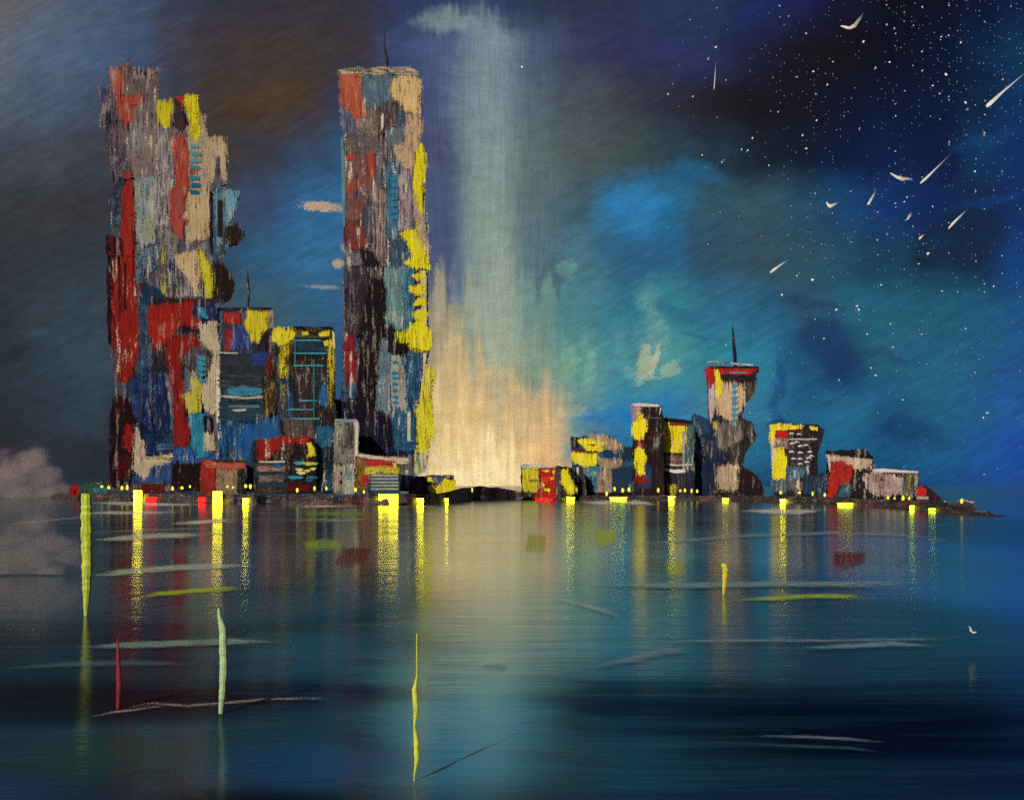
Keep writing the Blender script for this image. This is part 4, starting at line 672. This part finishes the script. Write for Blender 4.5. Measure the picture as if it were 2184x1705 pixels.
LAMPS = [(217, 1037, 'tallest flame shaped lamp at the far left end of the quay'), (232, 1039, 'second lamp from the far left of the quay'), (247, 1040, 'third quay lamp from the left, under the leftmost skyscraper'), (260, 1040, 'fourth quay lamp from the left, under the leftmost skyscraper'), (271, 1039, 'last of the five lamps under the leftmost skyscraper'),
 (368, 1041, 'left lamp of the trio beneath the cream stepped skyscraper'), (388, 1040, 'middle lamp of the trio beneath the cream stepped skyscraper'), (405, 1037, 'right, brightest lamp of the trio beneath the cream stepped skyscraper'),
 (485, 1037, 'left lamp of the pair by the beige house with the red wall'), (497, 1039, 'right lamp of the pair by the beige house with the red wall'), (524, 1036, 'left lamp of the pair in front of the slate block right corner'), (534, 1037, 'right lamp of the pair in front of the slate block right corner'),
 (634, 1045, 'wide lamp below the squat building with blue window dashes'), (671, 1041, 'upright lamp at the right corner of the squat red-roofed building'), (696, 1041, 'lamp standing left of the narrow whitish block'), (758, 1044, 'lamp at the left corner of the striped low building'), (776, 1048, 'small lamp in front of the striped low building'),
 (1006, 1044, 'first lamp on the bare spit in the glowing gap'), (1023, 1045, 'second lamp on the bare spit in the glowing gap'), (1043, 1045, 'third lamp on the bare spit in the glowing gap'), (1077, 1053, 'lowest lamp on the spit, left of the yellow and red block'),
 (1294, 1052, 'lone low lamp under the beige corner of the blue block'), (1311, 1042, 'left lamp of the trio by the blue block'), (1328, 1045, 'middle lamp of the trio by the blue block'), (1341, 1043, 'right lamp of the trio by the blue block'), (1404, 1045, 'small lamp under the slim black tower'),
 (1451, 1046, 'first of four lamps right of the yellow walled block'), (1461, 1045, 'second of four lamps right of the yellow walled block'), (1475, 1046, 'third of four lamps right of the yellow walled block'), (1487, 1047, 'fourth of four lamps right of the yellow walled block'),
 (1665, 1050, 'lamp at the left foot of the block with window arcs'), (1705, 1050, 'middle lamp at the foot of the block with window arcs'), (1733, 1052, 'lamp at the right foot of the block with window arcs'), (1759, 1055, 'small lamp between the arc window block and the crimson house'),
 (1894, 1061, 'first of four lamps before the pinkish grey house'), (1908, 1062, 'second of four lamps before the pinkish grey house'), (1926, 1062, 'third of four lamps before the pinkish grey house'), (1939, 1062, 'fourth of four lamps before the pinkish grey house'), (2015, 1071, 'thin pale lamp before the tip of the right shore'), (2051, 1068, 'last round lamp on the mauve shed at the shore tip')]
for l in LAMPS: make_lamp(*l)

# ---------------------------------------------------------------- painted reflection patches and ripples laid flat on the water
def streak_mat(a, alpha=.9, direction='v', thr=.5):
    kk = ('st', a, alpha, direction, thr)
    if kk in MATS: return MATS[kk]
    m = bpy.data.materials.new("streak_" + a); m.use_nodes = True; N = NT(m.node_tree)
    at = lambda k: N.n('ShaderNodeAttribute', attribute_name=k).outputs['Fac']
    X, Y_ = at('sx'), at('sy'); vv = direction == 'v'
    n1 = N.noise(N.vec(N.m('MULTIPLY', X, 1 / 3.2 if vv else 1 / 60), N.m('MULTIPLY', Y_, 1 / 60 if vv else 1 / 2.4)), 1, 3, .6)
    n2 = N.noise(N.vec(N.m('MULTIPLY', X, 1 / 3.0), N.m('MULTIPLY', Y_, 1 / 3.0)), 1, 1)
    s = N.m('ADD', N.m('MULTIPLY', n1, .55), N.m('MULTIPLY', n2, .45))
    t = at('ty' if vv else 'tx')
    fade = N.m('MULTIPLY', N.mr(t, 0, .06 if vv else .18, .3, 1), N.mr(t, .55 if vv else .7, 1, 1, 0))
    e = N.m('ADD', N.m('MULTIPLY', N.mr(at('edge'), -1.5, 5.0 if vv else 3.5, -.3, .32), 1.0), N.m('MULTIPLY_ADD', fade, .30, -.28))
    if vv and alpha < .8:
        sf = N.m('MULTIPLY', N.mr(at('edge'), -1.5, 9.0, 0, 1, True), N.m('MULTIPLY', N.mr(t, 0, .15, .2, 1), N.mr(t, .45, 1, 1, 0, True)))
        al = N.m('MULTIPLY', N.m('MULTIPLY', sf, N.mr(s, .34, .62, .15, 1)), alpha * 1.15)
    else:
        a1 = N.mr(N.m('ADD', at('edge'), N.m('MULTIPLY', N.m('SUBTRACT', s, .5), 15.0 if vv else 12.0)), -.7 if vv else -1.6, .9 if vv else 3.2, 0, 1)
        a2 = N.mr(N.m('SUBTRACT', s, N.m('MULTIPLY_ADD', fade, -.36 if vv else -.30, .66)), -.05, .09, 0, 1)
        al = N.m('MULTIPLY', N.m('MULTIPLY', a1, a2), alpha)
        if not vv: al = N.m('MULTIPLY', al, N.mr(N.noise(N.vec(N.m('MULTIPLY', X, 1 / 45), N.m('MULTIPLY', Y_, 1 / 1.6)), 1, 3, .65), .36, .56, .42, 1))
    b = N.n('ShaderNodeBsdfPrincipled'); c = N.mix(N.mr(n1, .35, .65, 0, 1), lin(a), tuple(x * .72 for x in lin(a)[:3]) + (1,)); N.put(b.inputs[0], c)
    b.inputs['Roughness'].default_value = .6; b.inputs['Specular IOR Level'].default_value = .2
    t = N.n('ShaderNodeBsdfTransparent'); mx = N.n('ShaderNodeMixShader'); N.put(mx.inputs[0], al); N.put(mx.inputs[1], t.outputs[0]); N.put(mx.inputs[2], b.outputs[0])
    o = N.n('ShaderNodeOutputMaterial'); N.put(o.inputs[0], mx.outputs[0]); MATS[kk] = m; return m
NS = [0]
def wpt(x, y, z=0.0):
    Y = (CAMH - z) * F / max(y - HOR, 22); return Vector(((x - 1092) / F * Y, Y, z))
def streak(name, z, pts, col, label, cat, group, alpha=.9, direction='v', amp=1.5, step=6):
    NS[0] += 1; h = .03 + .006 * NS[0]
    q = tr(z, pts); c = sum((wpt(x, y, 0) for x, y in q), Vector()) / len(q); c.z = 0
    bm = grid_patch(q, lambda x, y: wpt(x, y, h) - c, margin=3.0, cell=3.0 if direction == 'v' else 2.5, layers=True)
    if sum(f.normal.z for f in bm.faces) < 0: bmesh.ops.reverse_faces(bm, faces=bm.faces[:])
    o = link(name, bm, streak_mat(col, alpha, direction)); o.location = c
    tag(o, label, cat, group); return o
VG, HG = 'painted reflection patches on the bay', 'pale ripples across the bay'
def V_(z, pts, col, label, **k): streak('reflection_patch', z, pts, col, label, 'patch', VG, **k)  # shore reflections put into flat coloured sheets
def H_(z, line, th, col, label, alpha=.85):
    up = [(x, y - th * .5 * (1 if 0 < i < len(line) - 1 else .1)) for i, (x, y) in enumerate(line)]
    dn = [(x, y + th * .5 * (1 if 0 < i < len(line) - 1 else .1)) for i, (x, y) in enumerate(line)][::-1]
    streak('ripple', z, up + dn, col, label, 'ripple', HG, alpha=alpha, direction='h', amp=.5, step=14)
V_('E', [(1285, 370), (1400, 350), (1510, 370), (1500, 430), (1300, 440)], '9cb440', 'round green reflection patch under the striped low building', alpha=.79)
V_('E', [(1290, 205), (1620, 205), (1600, 250), (1300, 250)], '88a444', 'flat green reflection patch close to the shore in the left half', alpha=.7)
V_('E', [(1500, 400), (1660, 395), (1640, 470), (1520, 540), (1440, 500)], '6c2024', 'dark wine red reflection patch beside the round green one', alpha=.79)
V_('D', [(222, 245), (300, 245), (296, 332), (205, 332)], 'b8bc2c', 'square olive yellow reflection patch at the right rim of the glowing water', alpha=.79)
V_('D', [(490, 222), (580, 225), (575, 285), (500, 325), (484, 270)], 'bccc30', 'lime reflection patch on the water under the blue block', alpha=.79)
V_('D', [(765, 350), (845, 360), (832, 425), (770, 428)], 'b8c834', 'lime reflection patch on the water under the yellow walled block', alpha=.79)
V_('D', [(1425, 312), (1570, 312), (1555, 360), (1495, 398), (1430, 398)], '70161a', 'crimson reflection rectangle on the water below the pinkish grey house', alpha=.79)
VEIL = [(250, 300, 1215, '0e1830', 'under the leftmost skyscraper'), (300, 342, 1200, '16263e', 'between the first two yellow streaks'), (345, 372, 1235, '101a30', 'right of the forked red smear'), (395, 440, 1220, '141c34', 'under the cream stepped skyscraper'), (478, 512, 1215, '182c3c', 'under the beige house with the red wall'),
 (545, 585, 1240, '101c2c', 'right of the straight yellow bar'), (610, 660, 1260, '20262e', 'under the squat red-roofed building'), (690, 730, 1270, '242430', 'under the narrow whitish block'), (735, 780, 1280, '1c3c58', 'left of the bulky headed yellow smear'), (830, 870, 1240, '2c2426', 'right of the bulky headed yellow smear'), (910, 940, 1230, '3c3434', 'before the tiny dark hut'),
 (1215, 1240, 1240, '6c7c34', 'left of the blue block'), (1250, 1275, 1190, '141414', 'under the blue block left corner'), (1330, 1352, 1260, '10140c', 'left of the slim black tower'), (1352, 1400, 1235, '120a08', 'under the slim black tower'), (1400, 1418, 1240, '3c1014', 'thin and reddish beside the slim black tower'), (1460, 1500, 1270, '1c2424', 'right of the cross shaped streak'), (1500, 1530, 1230, '3c3420', 'left of the goblet tower'),
 (1585, 1625, 1280, '20242c', 'right of the goblet tower'), (1640, 1660, 1255, '2c6c98', 'blue and narrow beside the yellow icicle'), (1690, 1740, 1290, '181c24', 'under the block with window arcs'), (1745, 1775, 1250, '1c2c3c', 'between the arc window block and the crimson house'), (1780, 1815, 1220, '1c2210', 'under the crimson walled house'), (1885, 1930, 1290, '060a28', 'under the pinkish grey house'), (1935, 1960, 1270, '1c2a1c', 'beside the thin olive streak'), (1960, 1990, 1240, '10201c', 'under the little red fronted shed')]
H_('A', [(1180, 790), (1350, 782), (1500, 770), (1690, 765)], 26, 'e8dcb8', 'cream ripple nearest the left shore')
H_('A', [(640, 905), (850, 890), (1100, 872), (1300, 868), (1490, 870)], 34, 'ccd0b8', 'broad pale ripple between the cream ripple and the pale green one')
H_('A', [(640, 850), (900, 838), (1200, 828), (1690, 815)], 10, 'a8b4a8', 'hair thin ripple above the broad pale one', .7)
H_('A', [(630, 1150), (800, 1130), (1000, 1110), (1240, 1092), (1500, 1085), (1870, 1070)], 40, 'b4c4a8', 'long pale green ripple springing from the tall lime light streak')
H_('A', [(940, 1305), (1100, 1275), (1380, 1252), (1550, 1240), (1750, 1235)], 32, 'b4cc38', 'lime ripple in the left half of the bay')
H_('A', [(520, 1645), (900, 1630), (1300, 1615), (1600, 1605), (2050, 1600)], 44, '90aca0', 'wide misty ripple crossing behind the pale lime light streak', .75)
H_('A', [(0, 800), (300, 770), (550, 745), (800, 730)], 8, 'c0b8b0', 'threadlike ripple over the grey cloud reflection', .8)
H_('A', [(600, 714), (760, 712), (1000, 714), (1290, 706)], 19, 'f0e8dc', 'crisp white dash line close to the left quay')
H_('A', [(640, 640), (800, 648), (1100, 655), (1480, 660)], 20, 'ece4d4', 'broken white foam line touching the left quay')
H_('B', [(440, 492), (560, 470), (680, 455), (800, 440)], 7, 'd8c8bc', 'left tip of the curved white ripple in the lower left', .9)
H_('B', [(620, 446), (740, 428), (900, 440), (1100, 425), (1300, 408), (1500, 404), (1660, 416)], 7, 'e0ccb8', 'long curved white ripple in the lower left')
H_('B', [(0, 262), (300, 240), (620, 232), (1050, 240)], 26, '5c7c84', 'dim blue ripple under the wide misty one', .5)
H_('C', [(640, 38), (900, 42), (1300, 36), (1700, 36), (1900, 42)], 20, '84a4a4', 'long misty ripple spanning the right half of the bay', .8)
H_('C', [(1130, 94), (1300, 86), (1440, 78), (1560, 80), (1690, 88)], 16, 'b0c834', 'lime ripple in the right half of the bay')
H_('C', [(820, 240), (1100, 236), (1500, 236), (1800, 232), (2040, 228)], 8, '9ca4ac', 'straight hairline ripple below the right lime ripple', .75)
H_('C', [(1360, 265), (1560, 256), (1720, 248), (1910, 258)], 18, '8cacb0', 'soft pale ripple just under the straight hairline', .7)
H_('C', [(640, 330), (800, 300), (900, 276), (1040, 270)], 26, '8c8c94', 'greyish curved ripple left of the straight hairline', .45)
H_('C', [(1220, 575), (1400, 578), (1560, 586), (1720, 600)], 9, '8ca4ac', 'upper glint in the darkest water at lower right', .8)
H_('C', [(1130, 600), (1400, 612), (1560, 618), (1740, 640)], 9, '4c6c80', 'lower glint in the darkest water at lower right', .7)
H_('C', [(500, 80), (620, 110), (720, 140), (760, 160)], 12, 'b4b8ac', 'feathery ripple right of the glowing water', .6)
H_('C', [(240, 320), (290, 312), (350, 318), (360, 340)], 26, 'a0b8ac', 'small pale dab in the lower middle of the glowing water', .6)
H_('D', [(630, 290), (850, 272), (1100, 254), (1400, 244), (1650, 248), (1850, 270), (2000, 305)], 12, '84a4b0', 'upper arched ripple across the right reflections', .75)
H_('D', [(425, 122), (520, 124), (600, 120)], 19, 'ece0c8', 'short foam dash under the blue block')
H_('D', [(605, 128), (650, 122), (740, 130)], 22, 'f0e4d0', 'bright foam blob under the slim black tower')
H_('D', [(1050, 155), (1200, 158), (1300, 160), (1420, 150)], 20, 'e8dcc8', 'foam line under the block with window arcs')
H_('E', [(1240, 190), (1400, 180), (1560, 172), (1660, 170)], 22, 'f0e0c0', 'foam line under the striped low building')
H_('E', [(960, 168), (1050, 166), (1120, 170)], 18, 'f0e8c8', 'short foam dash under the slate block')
H_('E', [(1200, 262), (1380, 258), (1500, 262), (1700, 250)], 16, 'b8b8a4', 'grey ripple between the two green reflection patches', .6)

# ---------------------------------------------------------------- painted light streaks of the water, built as upright solids
def upright_streak(pts, col, label, flare=1.0):
    """pts: centre x, y, width down the streak in picture units, the last one at the waterline"""
    xb, yb, _ = pts[-1]; Y = CAMH * F / (yb - HOR); k = Y / F; base = Vector(((xb - 1092) * k, Y, 0))
    root = bpy.data.objects.new('light_streak', None); COL.objects.link(root); root.location = base; tag(root, label, 'upright_streak', 'light streaks built upright in the bay')
    bm = bmesh.new(); rings = []; P = []
    for a, b in zip(pts, pts[1:]):
        m = max(1, int((b[1] - a[1]) / 7))
        for j in range(m): t = j / m; P.append(tuple(a[q] + (b[q] - a[q]) * t for q in range(3)))
    P.append(pts[-1])
    for (x, y, w) in P:
        r = w * .5 * k * random.uniform(.86, 1.1); z = CAMH + (HOR - y) * k; cx = (x - 1092) * k - base.x + random.uniform(-.03, .03) * w * k
        if y == yb: z = -.6
        rings.append([bm.verts.new((cx + r * math.cos(q * math.pi / 5), r * .8 * math.sin(q * math.pi / 5), z)) for q in range(10)])
    for a, b in zip(rings, rings[1:]):
        for q in range(10): bm.faces.new((a[q], a[(q + 1) % 10], b[(q + 1) % 10], b[q]))
    bm.faces.new(rings[0]); bm.faces.new(rings[-1]); bmesh.ops.recalc_face_normals(bm, faces=bm.faces)
    m = bpy.data.materials.new('post_paint'); m.use_nodes = True; N = NT(m.node_tree); c = col.split('/')
    tc = N.n('ShaderNodeTexCoord'); q = tc.outputs['Object']
    n = N.noise(N.scale(q, (1 / (4 * k), 1 / (4 * k), 1 / (45 * k))), 1, 3, .6); f = N.noise(N.scale(q, (1 / (3 * k),) * 3), 1, 1)
    w_ = N.m('ADD', N.m('MULTIPLY', n, .6), N.m('MULTIPLY', f, .4))
    b = N.n('ShaderNodeBsdfPrincipled'); N.put(b.inputs[0], N.mix(N.mr(w_, .46, .54), lin(c[0]), lin(c[1]))); b.inputs['Roughness'].default_value = .7
    o = N.n('ShaderNodeOutputMaterial'); N.put(o.inputs[0], b.outputs[0])
    link('shaft', bm, m, root)
upright_streak([(184, 1052, 22), (185, 1120, 26), (186, 1220, 23), (184, 1290, 14), (183, 1312, 7)], 'c4cc34/98a838', 'thickest lime yellow light streak, built upright in the water at the far left')
upright_streak([(466, 1296, 4), (468, 1316, 9), (475, 1340, 17), (477, 1420, 18), (474, 1480, 14), (471, 1520, 9)], 'b8c870/8cae90', 'pale lime light streak alone in the lower left water')
upright_streak([(251, 1358, 3), (252, 1400, 9), (254, 1460, 12), (252, 1510, 9)], '8c1c20/5c1418', 'thin dark red light streak left of the pale lime one')
upright_streak([(889, 1350, 2.5), (889, 1440, 3), (884, 1470, 11), (887, 1510, 12), (884, 1550, 4), (888, 1580, 12), (889, 1620, 10), (884, 1650, 4), (883, 1664, 2)], 'd8d434/b0b840', 'slim knotted yellow light streak in the lower middle of the water')
upright_streak([(1544, 1201, 13), (1547, 1215, 13), (1545, 1250, 9), (1543, 1266, 5)], 'e0d030/b8a82c', 'little yellow light streak far out in front of the goblet tower')

# ---------------------------------------------------------------- lights along the quay, most of them added to throw streaks on the water
def streak_light(x0, x1, ytop, label, col, strength, kind='yellow'):
    xc = (x0 + x1) / 2; Y = shore_y(xc) - 1.5; a = (xc - 1092) / F; k = Y / F; w = (x1 - x0) * k; zt = CAMH + (HOR - ytop) * k
    root = bpy.data.objects.new('streak_light', None); COL.objects.link(root); root.location = (a * Y, Y, 0); tag(root, label, 'quay light', 'broad lights on the quay edge')
    def box(name, x, y0, y1, z0, z1, m, amp=0.0):
        bm = bmesh.new(); bmesh.ops.create_cube(bm, size=1.0)
        bmesh.ops.subdivide_edges(bm, edges=bm.edges[:], cuts=5, use_grid_fill=True)
        for v in bm.verts:
            n = mn.noise(v.co * 4 + Vector((xc, 0, 0))) * amp
            v.co = Vector((v.co.x * x * (1 + n), (v.co.y + .5) * (y1 - y0) + y0, (v.co.z + .5) * (z1 - z0) + z0 + n * 2))
        return link(name, bm, m, root)

    box('housing', w * 1.0, .5, 2.2, -.5, zt * .98, paint('181214'))
    box('lens', w * .9, 0, .46, .5, zt, glow2(col, strength * 4), .12)
def glow2(rgb, st):
    m = bpy.data.materials.new('quay_glow'); m.use_nodes = True; N = NT(m.node_tree)
    g = N.n('ShaderNodeNewGeometry'); n = N.noise(g.outputs['Position'], .8, 3, .6)
    e = N.n('ShaderNodeEmission'); e.inputs[0].default_value = (*rgb, 1); N.put(e.inputs[1], N.mr(n, .35, .65, st * .6, st * 1.3))
    o = N.n('ShaderNodeOutputMaterial'); N.put(o.inputs[0], e.outputs[0]); return m
YL, RD, OL = (.80, .64, .01), (.55, .004, .003), (.42, .48, .01)
for q in [(284, 303, 1046, 'yellow quay light under the leftmost skyscraper', YL, 6), (310, 338, 1060, 'added low red streak light right of the first yellow one', RD, 2.5), (422, 446, 1060, 'added low red streak light before the beige house', RD, 2.5), (453, 474, 1048, 'yellow quay light before the beige house', YL, 5), (517, 535, 1062, 'yellow quay light under the slate block', YL, 7),
          (806, 850, 1054, 'widest yellow quay light, before the striped low building', YL, 4), (884, 904, 1062, 'added dim yellow streak light before the tiny dark hut', YL, 6), (945, 956, 1062, 'added narrow yellow streak light by the bare spit', YL, 6), (1140, 1185, 1058, 'added red streak light under the yellow and red block', RD, 3),
          (1208, 1226, 1058, 'added yellow streak light left of the blue block', YL, 7), (1300, 1345, 1060, 'added green streak light under the blue block', OL, 5), (1425, 1448, 1058, 'added yellow streak light under the yellow walled block', YL, 9), (1540, 1562, 1062, 'added dim green streak light under the goblet tower', OL, 4), (1664, 1678, 1064, 'added bright yellow streak light under the block with window arcs', YL, 12), (1785, 1830, 1072, 'added green streak light before the crimson walled house', OL, 3.5), (1940, 1954, 1078, 'added green streak light before the pinkish grey house', OL, 5), (1980, 2006, 1084, 'last added green streak light near the shore tip', OL, 4)]:
    streak_light(*q)

# ---------------------------------------------------------------- smoke by the left shore
def smoke(name, c, rad, dens, col, label, freq, puffs):
    """a closed hull full of drifting smoke; puffs are (x, z, r) in hull units, the density lives in the hull's own space"""
    bm = bmesh.new(); bmesh.ops.create_icosphere(bm, subdivisions=4, radius=1.0)
    for v in bm.verts:
        v.co *= 1.02 + .1 * mn.noise(v.co * 2); v.co = Vector((v.co.x * rad[0], v.co.y * rad[1], v.co.z * rad[2])); v.co.z = max(v.co.z, -c[2] + .3)
    m = bpy.data.materials.new("smoke"); m.use_nodes = True; N = NT(m.node_tree)
    tc = N.n('ShaderNodeTexCoord'); q = N.scale(tc.outputs['Object'], (1 / rad[0], 1 / rad[1], 1 / rad[2]))
    n = N.noise(q, freq, 5, .62); d = None
    for (x, z, r) in puffs:
        vm = N.n('ShaderNodeVectorMath', operation='DISTANCE'); N.put(vm.inputs[0], q); vm.inputs[1].default_value = (x, 0, z)
        e = N.m('SUBTRACT', 1.0, N.m('DIVIDE', vm.outputs['Value'], r)); d = e if d is None else N.m('MAXIMUM', d, e)
    f = N.mr(N.m('ADD', d, N.m('MULTIPLY', N.m('SUBTRACT', n, .55), 2.4)), .0, .7, 0, 1, True)
    f = N.m('MULTIPLY', f, N.mr(d, 0, .2, 0, 1, True))
    pv = N.n('ShaderNodeVolumePrincipled'); pv.inputs['Color'].default_value = lin(col); N.put(pv.inputs['Density'], N.m('MULTIPLY', f, dens))
    o = N.n('ShaderNodeOutputMaterial'); N.put(o.inputs['Volume'], pv.outputs[0])
    ob = link(name, bm, m, None, True); ob.location = c; tag(ob, label, 'smoke cloud'); return ob
sc.cycles.volume_bounces = 1
def vol_at(x, y, Y): k = Y / F; return ((x - 1092) * k, Y, CAMH + (HOR - y) * k)
smoke('smoke_cloud', vol_at(55, 1010, 1150), (62, 30, 52), .065, 'dcc8c6', 'tall mauve grey puff of smoke rising behind the left end of the shore', 2.4, [(.1, .3, .5), (-.25, .05, .6), (.3, -.1, .45), (.5, -.45, .45), (-.1, -.5, .6), (-.6, -.2, .6)])
smoke('smoke_cloud', vol_at(50, 1170, 165), (12.5, 4.0, 8.2), .19, 'e0cecb', 'low grey smoke bank drifting over the water at the far left', 2.2, [(.1, .5, .4), (-.2, .2, .5), (.35, .1, .45), (.6, -.15, .35), (.1, -.2, .6), (-.4, -.3, .6), (.3, -.5, .5)])

# ---------------------------------------------------------------- falling stars and bright flecks
def sky_pt(x, y, D): return Vector(((x - 1092) / F * D, D, CAMH + (HOR - y) / F * D))
def star_shape(name, pts, D, mat, thick, label, cat, group=None):
    c = sum((sky_pt(x, y, D) for x, y in pts), Vector()) / len(pts)
    bm = bmesh.new(); vs = [bm.verts.new(sky_pt(x, y, D) - c) for x, y in pts]; f = bm.faces.new(vs)
    r = bmesh.ops.extrude_face_region(bm, geom=[f]); bmesh.ops.translate(bm, vec=(0, thick, 0), verts=[v for v in r['geom'] if isinstance(v, bmesh.types.BMVert)])
    bmesh.ops.recalc_face_normals(bm, faces=bm.faces)
    o = link(name, bm, mat); o.location = c; tag(o, label, cat, group); return o
def trail_mat(col, ax=0):
    m = bpy.data.materials.new("star_trail"); m.use_nodes = True; N = NT(m.node_tree)
    tc = N.n('ShaderNodeTexCoord'); sg = N.n('ShaderNodeSeparateXYZ'); N.put(sg.inputs[0], tc.outputs['Generated'])
    g = N.n('ShaderNodeNewGeometry'); n = N.noise(g.outputs['Position'], .12, 2)
    al = N.m('MULTIPLY', N.mr(sg.outputs[0], .15, .95, 1, .05), N.mr(n, .3, .6, .4, .95))
    e = N.n('ShaderNodeEmission'); e.inputs[0].default_value = lin(col); t = N.n('ShaderNodeBsdfTransparent')
    mx = N.n('ShaderNodeMixShader'); N.put(mx.inputs[0], al); N.put(mx.inputs[1], t.outputs[0]); N.put(mx.inputs[2], e.outputs[0])
    o = N.n('ShaderNodeOutputMaterial'); N.put(o.inputs[0], mx.outputs[0]); return m
TM = trail_mat('e8dcc4')
FALL = [([(1792, 51), (1812, 57), (1822, 51), (1834, 34), (1842, 24), (1838, 40), (1828, 58), (1817, 62), (1808, 60)], 'tick shaped falling star highest in the upper right sky'),
 ([(2103, 222), (2106, 215), (2130, 196), (2184, 155), (2190, 155), (2140, 200), (2118, 226), (2110, 230)], 'biggest falling star with a long tail at the right edge'),
 ([(1900, 367), (1912, 374), (1924, 377), (1938, 378), (1950, 383), (1936, 382), (1926, 386), (1914, 380)], 'bird shaped falling star with two spread wings'),
 ([(1963, 388), (1968, 380), (1990, 362), (2030, 326), (1996, 364), (1976, 386), (1966, 391)], 'falling star with the longest thin tail right of the bird shaped one'),
 ([(1849, 434), (1854, 425), (1866, 408), (1867, 400), (1870, 410), (1862, 428), (1855, 436)], 'small upright falling star below the bird shaped one'),
 ([(1763, 428), (1770, 436), (1790, 430), (1780, 438), (1773, 444), (1767, 440)], 'crown shaped little falling star left of the upright one'),
 ([(2024, 486), (2030, 472), (2044, 460), (2064, 446), (2050, 464), (2036, 478), (2026, 488)], 'feathery falling star low at the right'),
 ([(1642, 578), (1648, 570), (1662, 562), (1684, 552), (1668, 566), (1652, 580), (1645, 583)], 'lowest falling star, a short comet above the red capped tower'),
 ([(1960, 506), (1966, 500), (1974, 498), (1968, 506), (1964, 511)], 'tiny curled fleck between the low falling stars'),
 ([(1936, 458), (1944, 450), (1946, 462), (1940, 468), (1930, 468), (1938, 464)], 'hook shaped white fleck left of the feathery star'),
 ([(1522, 190), (1525, 150), (1527, 130), (1528, 150), (1525, 186)], 'faint thin scratch of light high left of the star field')]
def slim(pts, k=.62):
    P = np.array(pts, float); c = P.mean(0); u, sv, vt = np.linalg.svd(P - c)
    q = (P - c) @ vt.T; q[:, 1] *= k; return [tuple(p) for p in q @ vt + c]
for i, (pts, lab) in enumerate(FALL):
    pts = slim(pts, .75 if i in (0, 2, 5) else .3 if i == 10 else .5)
    star_shape('falling_star', pts, 2600 + i * 4, TM, 6, lab, 'falling star', 'falling stars over the right shore')
star_shape('gull', [(2068, 1334), (2072, 1340), (2074, 1346), (2084, 1347), (2076, 1350), (2070, 1346)], 90, paint('e8e0d8'), .2, 'small white gull skimming the dark water at lower right', 'gull')
GM = glow('e4e4dc', 1.0)
FL = [(1113, 142, 3), (1527, 100, 3.4), (1478, 205, 2), (1712, 288, 3), (1720, 316, 3), (1842, 88, 3.6), (2018, 158, 4.2), (2060, 218, 3.2), (2212, 170, 3), (1735, 152, 3), (1742, 256, 2.6), (1640, 352, 2), (1765, 180, 2.4), (1868, 144, 2.2), (1898, 132, 2.6), (1908, 60, 2.2), (1990, 182, 2.2), (2008, 78, 2), (2050, 90, 2.4), (1980, 540, 3.6), (1733, 596, 4), (1832, 660, 3.4), (1828, 652, 2.4), (1784, 660, 3), (1668, 628, 3), (1880, 607, 2.6), (1960, 562, 2), (1850, 712, 2.2), (2106, 880, 3), (1905, 740, 2.4), (1858, 784, 2.4), (1868, 800, 3), (2098, 890, 2), (1926, 852, 2.2), (1660, 238, 2), (1605, 294, 3), (1595, 320, 2.6), (1582, 318, 2.4), (1935, 420, 2.2), (2080, 365, 2.4), (1990, 440, 2), (1425, 200, 2), (1498, 330, 2), (1540, 345, 2), (2010, 620, 2.4), (2060, 700, 2), (1966, 712, 2.4), (2120, 610, 2), (1900, 690, 2.2), (1790, 810, 2)]
REF = ['the highest tick shaped falling star', 'the biggest falling star', 'the bird shaped falling star', 'the longest tailed falling star', 'the small upright falling star', 'the crown shaped falling star', 'the feathery falling star', 'the lowest short comet', 'the tiny curled fleck', 'the hook shaped fleck', 'the thin scratch of light']
ORD = ['nearest', 'second nearest', 'third nearest', 'fourth nearest', 'fifth nearest', 'sixth nearest', 'seventh nearest', 'eighth nearest', 'ninth nearest', 'tenth nearest', 'eleventh nearest', 'twelfth nearest', 'farthest', 'outermost']
cnt = {}
FL.sort(key=lambda f: min(math.hypot(sum(p[0] for p in P2[0]) / len(P2[0]) - f[0], sum(p[1] for p in P2[0]) / len(P2[0]) - f[1]) for P2 in FALL))
for i, (x, y, r) in enumerate(FL):
    a0 = random.random() * 6.28; e = random.uniform(.45, .9)
    pts = []
    for q in range(7):
        t = q / 7 * 6.283; u, v = math.cos(t) * r * .78 * random.uniform(.8, 1.1), math.sin(t) * r * .78 * e * random.uniform(.7, 1.1)
        pts.append((x + u * math.cos(a0) - v * math.sin(a0), y + u * math.sin(a0) + v * math.cos(a0)))
    bx, by, ref = min(((sum(p[0] for p in P2) / len(P2), sum(p[1] for p in P2) / len(P2), r2) for P2, r2 in zip([f[0] for f in FALL], REF)), key=lambda t: math.hypot(t[0] - x, t[1] - y))
    side = ('right of' if x > bx else 'left of') if abs(x - bx) > abs(y - by) else ('below' if y > by else 'above')
    cnt[(side, ref)] = cnt.get((side, ref), 0) + 1
    star_shape('star', pts, 3000 + i * 3, GM, 4, f'{ORD[cnt[(side, ref)] - 1]} white star fleck {side} {ref}', 'star', 'bright star flecks in the sky')
